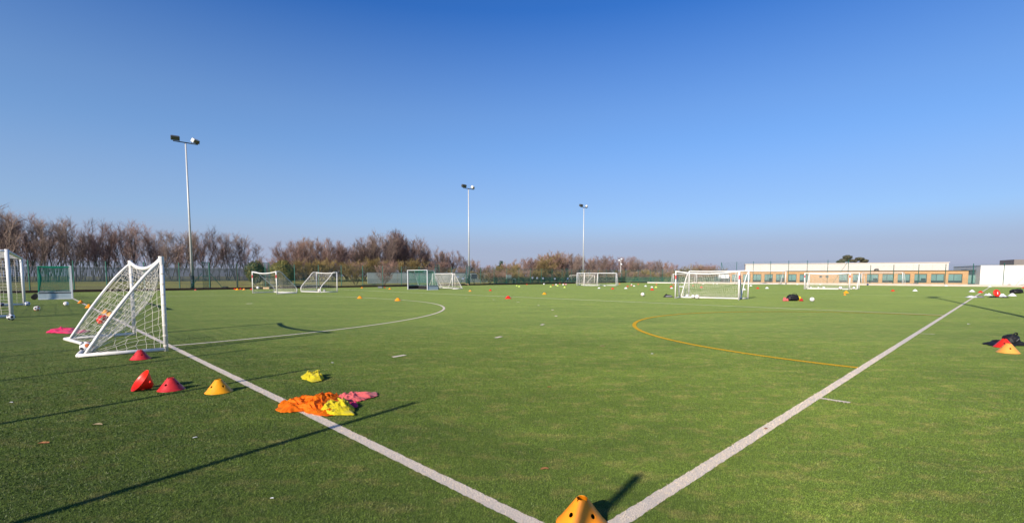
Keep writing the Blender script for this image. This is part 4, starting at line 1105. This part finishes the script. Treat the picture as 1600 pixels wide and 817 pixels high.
crumple('training_bib', [(472,628),(480,624),(500,624),(520,620),(532,625),(541,634),(530,640),(505,641),(484,640),(474,636)], .060, M_oranget,
        'orange bib at the back of the heap, reaching to the pink one', 'bib', 12, 8, 1.1, N=140, Kr=40, group=BG)
crumple('training_bib', [(464,637),(470,631),(480,630),(494,634),(510,638),(522,643),(520,650),(502,650.5),(488,647),(476,643)], .055, M_oranget,
        'orange bib at the front of the heap, lying on the white line', 'bib', 21, 8.5, 1.1, N=130, Kr=40, group=BG)
crumple('training_bib', [(506,640),(515,632),(528,625),(538,630),(544,638),(551,643),(548,649),(532,650),(518,649),(508,646)], .075, M_yelt,
        'yellow bib lying on the right end of the orange heap', 'bib', 5, 8, 1.0, N=110, Kr=34, group=BG, center=(530, 641))
crumple('training_bib', [(524,625),(536,620),(556,616.5),(574,617),(584,614.5),(586,620),(572,624.5),(556,628),(542,629),(530,628)], .055, M_pinkt,
        'pink bib stretched out to the right of the orange heap', 'bib', 8, 11, .8, N=96, Kr=28, group=BG, center=(556, 622))
crumple('training_bib', [(543,632),(550,631),(556,634),(556,637.5),(549,637.5),(543,635)], .03, M_magt,
        'small magenta scrap of bib beside the yellow one', 'bib', 4, 14, .5, N=48, Kr=12, group=BG)
crumple('training_bib', [(473,592),(480,587),(486,585),(494,587),(499,591),(503,594),(497,596.5),(488,597),(480,594.5)], .075, M_yelt,
        'small yellow bib alone on the grass above the orange heap', 'bib', 9, 11, 1.0, N=80, Kr=24, group=BG)
crumple('training_bib', [(83,518),(92,515),(102,515),(110,515),(118,517),(118,521),(108,521.5),(96,521),(87,520.5)], .07, M_magt,
        'bright pink bib on the grass left of the near goal', 'bib', 6, 8, 1.0, N=80, Kr=24, group=BG)

def cloth_at(name, px, py, wd, dp, hgt, m, label, cat, seed, group=None, rot=0.0):
    c = at(px, py); rn = random.Random(seed); pts = []
    for k in range(12):
        t = 2*math.pi*k/12; r_ = rn.uniform(.75, 1.1); x, y = wd/2*math.cos(t)*r_, dp/2*math.sin(t)*r_
        pts.append((c.x + x*math.cos(rot) - y*math.sin(rot), c.y + x*math.sin(rot) + y*math.cos(rot), 0))
    return crumple(name, pts, hgt, m, label, cat, seed, 7, .9, N=48, Kr=12, group=group, loc_px=False)
def bag(px, py, sz, label, rz=0.0, m=M_blackt, pocket=True, group='black bags on the pitch', name='kit_bag', seed=1):
    p = at(px, py); root = empty(name, p, rz, label, 'bag', group); x, y, z = sz; bm_ = bmesh.new()
    bmesh.ops.create_icosphere(bm_, subdivisions=4, radius=1)
    for v in bm_.verts:
        c = v.co.copy(); 
        for i in range(3): c[i] = math.copysign(abs(c[i])**.62, c[i])
        nn_ = noise.noise(v.co*2.2 + Vector((seed, seed, 0)))*.16 + noise.noise(v.co*6 + Vector((seed,0,0)))*.05
        c *= (1 + nn_); zz = (c.z+1)/2; taper = 1 - .28*max(0, zz-.3)
        v.co = Vector((c.x*x/2*taper, c.y*y/2*taper, max(0, zz)*z*.92 + .003))
    me = bpy.data.meshes.new('body'); bm_.to_mesh(me); bm_.free(); me.materials.append(m); me.polygons.foreach_set('use_smooth', [True]*len(me.polygons))
    b = bpy.data.objects.new('body', me); COL.objects.link(b); b.parent = root
    MB().tube(catm([(-x*.25,-y*.2,z*.85),(-x*.1,-y*.35,z*1.08),(x*.15,-y*.3,z*1.05),(x*.3,-y*.15,z*.8)], 6), .014, 6).build('handle', M_rubber, root, smooth=True)
    MB().tube(catm([(x*.4,0,z*.3),(x*.62,-y*.2,.02),(x*.85,-y*.1,.015),(x*1.0,.05,.015)], 6), .013, 6).build('strap', M_rubber, root, smooth=True)
    if pocket: MB().box((0,0,0), (x*.5,.06,z*.4)).build('pocket', m, root, bevel=.02, loc=(0,-y*.46,z*.36))
    return root
bag(1238.5, 470, (.72, .42, .42), 'black kit bag on the grass between a pink and a yellow bib', .1, seed=2)
bag(1588, 458.5, (1.0, .6, .42), 'larger black bag at the right edge behind the white cones', .1, seed=4)
bag(1584.5, 458, (.5, .4, .30), 'smaller black bag leaning on the larger one at the right edge', .2, seed=9)
bag(1045, 464.5, (.5, .35, .16), 'grey black bag on the grass against the left post of the taped goal', .1, M_greyt, seed=5)
bag(1576.5, 446.8, (.5,.35,.3), 'black bag near the far kerb before the white hall, the left one', seed=6)
bag(1596.5, 447.6, (.9,.5,.32), 'black bag near the far kerb before the white hall, the right one', seed=7)
bag(1430.5, 446.3, (.9,.5,.45), 'grey bag near the far kerb before the brick building', 0, M_greyt, seed=8)
bag(352, 451.6, (.8,.4,.32), 'black bag at the left end of the kit row by the left kickboard', 0, seed=10)
bag(402.5, 450.6, (.45,.3,.28), 'white bag behind the left post of the bowed goal', 0, M_whitet, seed=11)
bag(741, 445.6, (.9,.4,.22), 'flat black bag right of the foot of the middle mast', 0, seed=12)
# black backpack with clothing at the right edge
root = bag(1579, 538.8, (.30, .25, .25), 'round black backpack with a pale mark at the right edge behind the cones', .2, seed=13, pocket=False, name='backpack')
me_ = MB().tube(catm([(-.03,-.118,.10),(.01,-.124,.135),(.05,-.118,.15)], 6), .006, 5).build('pale_mark', M_greyt, root)
crumple('black_jacket', [(1543,538.8),(1551,536.6),(1562,535.5),(1575,535.6),(1588,536),(1595,538),(1602,540.4),(1588,540.6),(1568,541),(1552,540.4)], .06, M_blackt,
        'crumpled black jacket under the backpack at the right edge', 'jacket', 3, 8, .9, N=90, Kr=24)
cloth_at('training_bib', 1227, 470.2, .36, .3, .16, M_pinkt, 'pink bib left of the black kit bag', 'bib', 3, BG)
cloth_at('training_bib', 1247, 469.9, .42, .3, .20, M_yelt, 'yellow bib tucked against the black kit bag', 'bib', 4, BG)
cloth_at('training_bib', 1252, 470.4, .22, .2, .13, M_redt, 'red bib at the right of the black kit bag', 'bib', 5, BG)
cloth_at('black_jacket', 1042, 464.4, .62, .4, .17, M_blackt, 'black jacket lying on the grass left of the taped goal', 'jacket', 7)
cloth_at('white_shirt', 1518, 465.0, .85, .5, .10, M_whitet, 'white shirt lying across the right touchline', 'shirt', 7)
cloth_at('grey_shirt', 1530.5, 465.0, .6, .5, .10, M_greyt, 'grey and black shirt just right of the touchline beside the white one', 'shirt', 8)
cloth_at('white_shirt', 1544, 462.0, .5, .4, .13, M_whitet, 'small white bundle left of the big red disc', 'shirt', 5)
cloth_at('black_cloth', 1552, 464.8, .75, .4, .06, M_blackt, 'flat black cloth under the big red disc', 'cloth', 6)
cloth_at('black_cloth', 1569.5, 465.2, .7, .35, .06, M_blackt, 'flat black cloth in front of the white cone at the right', 'cloth', 9)

def disc():
    p = at(1557, 463.6); root = empty('red_disc', p, 0, 'big round red target disc with a white mark standing on the grass at the right', 'target')
    d = MB().lathe([(.001,-.05),(.22,-.05),(.27,-.02),(.27,.02),(.22,.05),(.001,.05)], 28).build('disc', M_red, root, loc=(0,0,.27)); d.rotation_euler = (R(78),0,R(5))
    MB().bar((0,-.075,.18),(0,-.055,.36),.045,.02).build('white_mark', M_wplas, root)
disc()
# small things by the fence
def plank(px0, px1, py, label, m=M_wood, h=.22, d=.35, cat='timber', name='timber_block'):
    p, q = at(px0, py), at(px1, py); c = (p+q)/2; dd = q-p
    o = MB().box((0,0,h/2), (dd.length, d, h)).build(name, m, None, bevel=.015, loc=c); o.rotation_euler = (0,0,math.atan2(dd.y,dd.x)); return tag(o, label, cat)
plank(412, 421.5, 451.5, 'pale timber block at the left kickboard between two bowed goals')
plank(720.5, 732, 445.9, 'pale timber block at the foot of the middle floodlight mast', h=.28)
plank(591, 598, 450, 'grey box lying at the left kickboard by a red cone', M_palis, .2, cat='box', name='grey_box')
for px, py, m, lab in ((832,434,M_sign,'small white sign on the green fence, leftmost of four'), (839.3,434.3,M_sign,'small white sign on the green fence, second of four from the left'),
                      (848.5,434.7,M_sign,'small white sign on the green fence, third of four from the left'), (867,435.5,M_sign,'small white sign on the green fence, rightmost of four'),
                      (887,435.3,M_signb,'small blue sign on the green fence left of the wide far goal'), (723.5,435.2,M_sign,'small white sign on the fence left of the middle mast'), (715.5,432.5,M_sign,'small pale sign on the fence above the small goal')):
    p = col_b(px, FB - .1); z = ztop(py, p.y); wd = .42
    r0 = empty('fence_sign', (p.x, p.y, z), PITCH_ROT, lab, 'sign', 'small signs on the left fence')
    MB().box((0,0,0), (wd,.015,.3)).build('plate', m, r0); MB().box((0,-.010,.05), (wd*.8,.004,.1)).build('band', M_signb if m is M_sign else M_sign, r0)
def board_sign(px, py, w_, h_, lab, m=M_wframe):
    p = col_b(px, FB + 2.5); z = ztop(py, p.y); r0 = empty('notice_board', (p.x, p.y, gz(p)), PITCH_ROT, lab, 'notice board')
    MB().box((0,0,z - gz(p)), (w_,.06,h_)).build('panel', m, r0); MB().box((0,.04,(z-gz(p))/2), (.08,.06,z-gz(p))).build('post', M_dgrey, r0)
board_sign(795, 432.5, 1.3, .7, 'grey board on a post seen through the fence at the centre', M_hoard)
board_sign(741, 432, 1.3, .8, 'grey board on a post behind the fence right of the middle mast', M_palis)
def aframe():
    p = at(803, 444.0); r0 = empty('stool_frame', p, .2, 'small pale blue upright frame standing by the fence at the centre', 'frame')
    m = MB(); 
    for s in (-.3,.3): m.bar((s,0,0),(s,0,1.0),.07)
    m.bar((-.3,0,.97),(.3,0,.97),.07).bar((-.3,0,.1),(.3,0,.1),.07); m.build('frame', mat('pale blue tube', (.35,.45,.55), .5), r0); MB().box((0,.05,.55),(.3,.1,.7)).build('pad', M_blackt, r0)
aframe()
# dead leaves and scraps
def scrap(px, py, s, m, lab, cat='leaf', name='dead_leaf', rz=0.0):
    v = []; rn = random.Random(int(px)); n = 10
    for k in range(n):
        t = 2*math.pi*k/n; r_ = s*(.35 + .65*abs(math.cos(t)))*(1 + .15*rn.uniform(-1,1)); v.append((r_*math.cos(t), r_*.8*math.sin(t), .006 + .22*s*abs(math.sin(t)) + rn.uniform(0,.06)*s))
    m_ = MB(); m_.add(v + [(0,0,.005)], [(k,(k+1)%n,n) for k in range(n)]); o = m_.build(name, m, None, loc=at(px, py)); o.rotation_euler = (0,0,rz)
    sd = o.modifiers.new('thickness', 'SOLIDIFY'); sd.thickness = .0012
    return tag(o, lab, cat)
M_dl = mat('dead leaf', (.34, .15, .06), .8, .3, 40); M_dl2 = mat('pale dead leaf', (.34, .27, .15), .8, .3, 40); M_pap = mat('white paper scrap', (.7,.7,.7), .7)
scrap(851, 733, .034, M_dl, 'curled brown leaf on the grass above the bottom cone', rz=.2)
scrap(68, 693, .045, M_dl, 'brown leaf on the grass in the lower left', rz=.1)
scrap(1197, 670, .03, M_dl, 'orange brown leaf on the right touchline', rz=.9)
scrap(941, 541, .05, M_dl2, 'tan leaf on the grass in the middle of the pitch')
scrap(858, 605, .03, M_dl, 'tiny brown leaf near the centre of the grass')
scrap(152, 664, .05, M_dl2, 'pale flattened leaf on the grass in the lower left')
scrap(305, 684, .02, M_pap, 'small white scrap on the grass left of the near shadow', 'litter', 'paper_scrap', .7)
scrap(17, 629, .022, M_pap, 'tiny white scrap by the left edge of the grass', 'litter', 'paper_scrap')
scrap(425, 779, .014, M_pap, 'tiny white scrap in the grass near the bottom', 'litter', 'paper_scrap')
scrap(1019, 553, .03, M_pap, 'white scrap on the grass inside the yellow curve', 'litter', 'paper_scrap')
scrap(519, 567, .025, M_pap, 'white scrap on the grass above the small yellow bib', 'litter', 'paper_scrap')
scrap(1514, 506.5, .05, M_pap, 'white scrap on the grass right of the touchline', 'litter', 'paper_scrap')
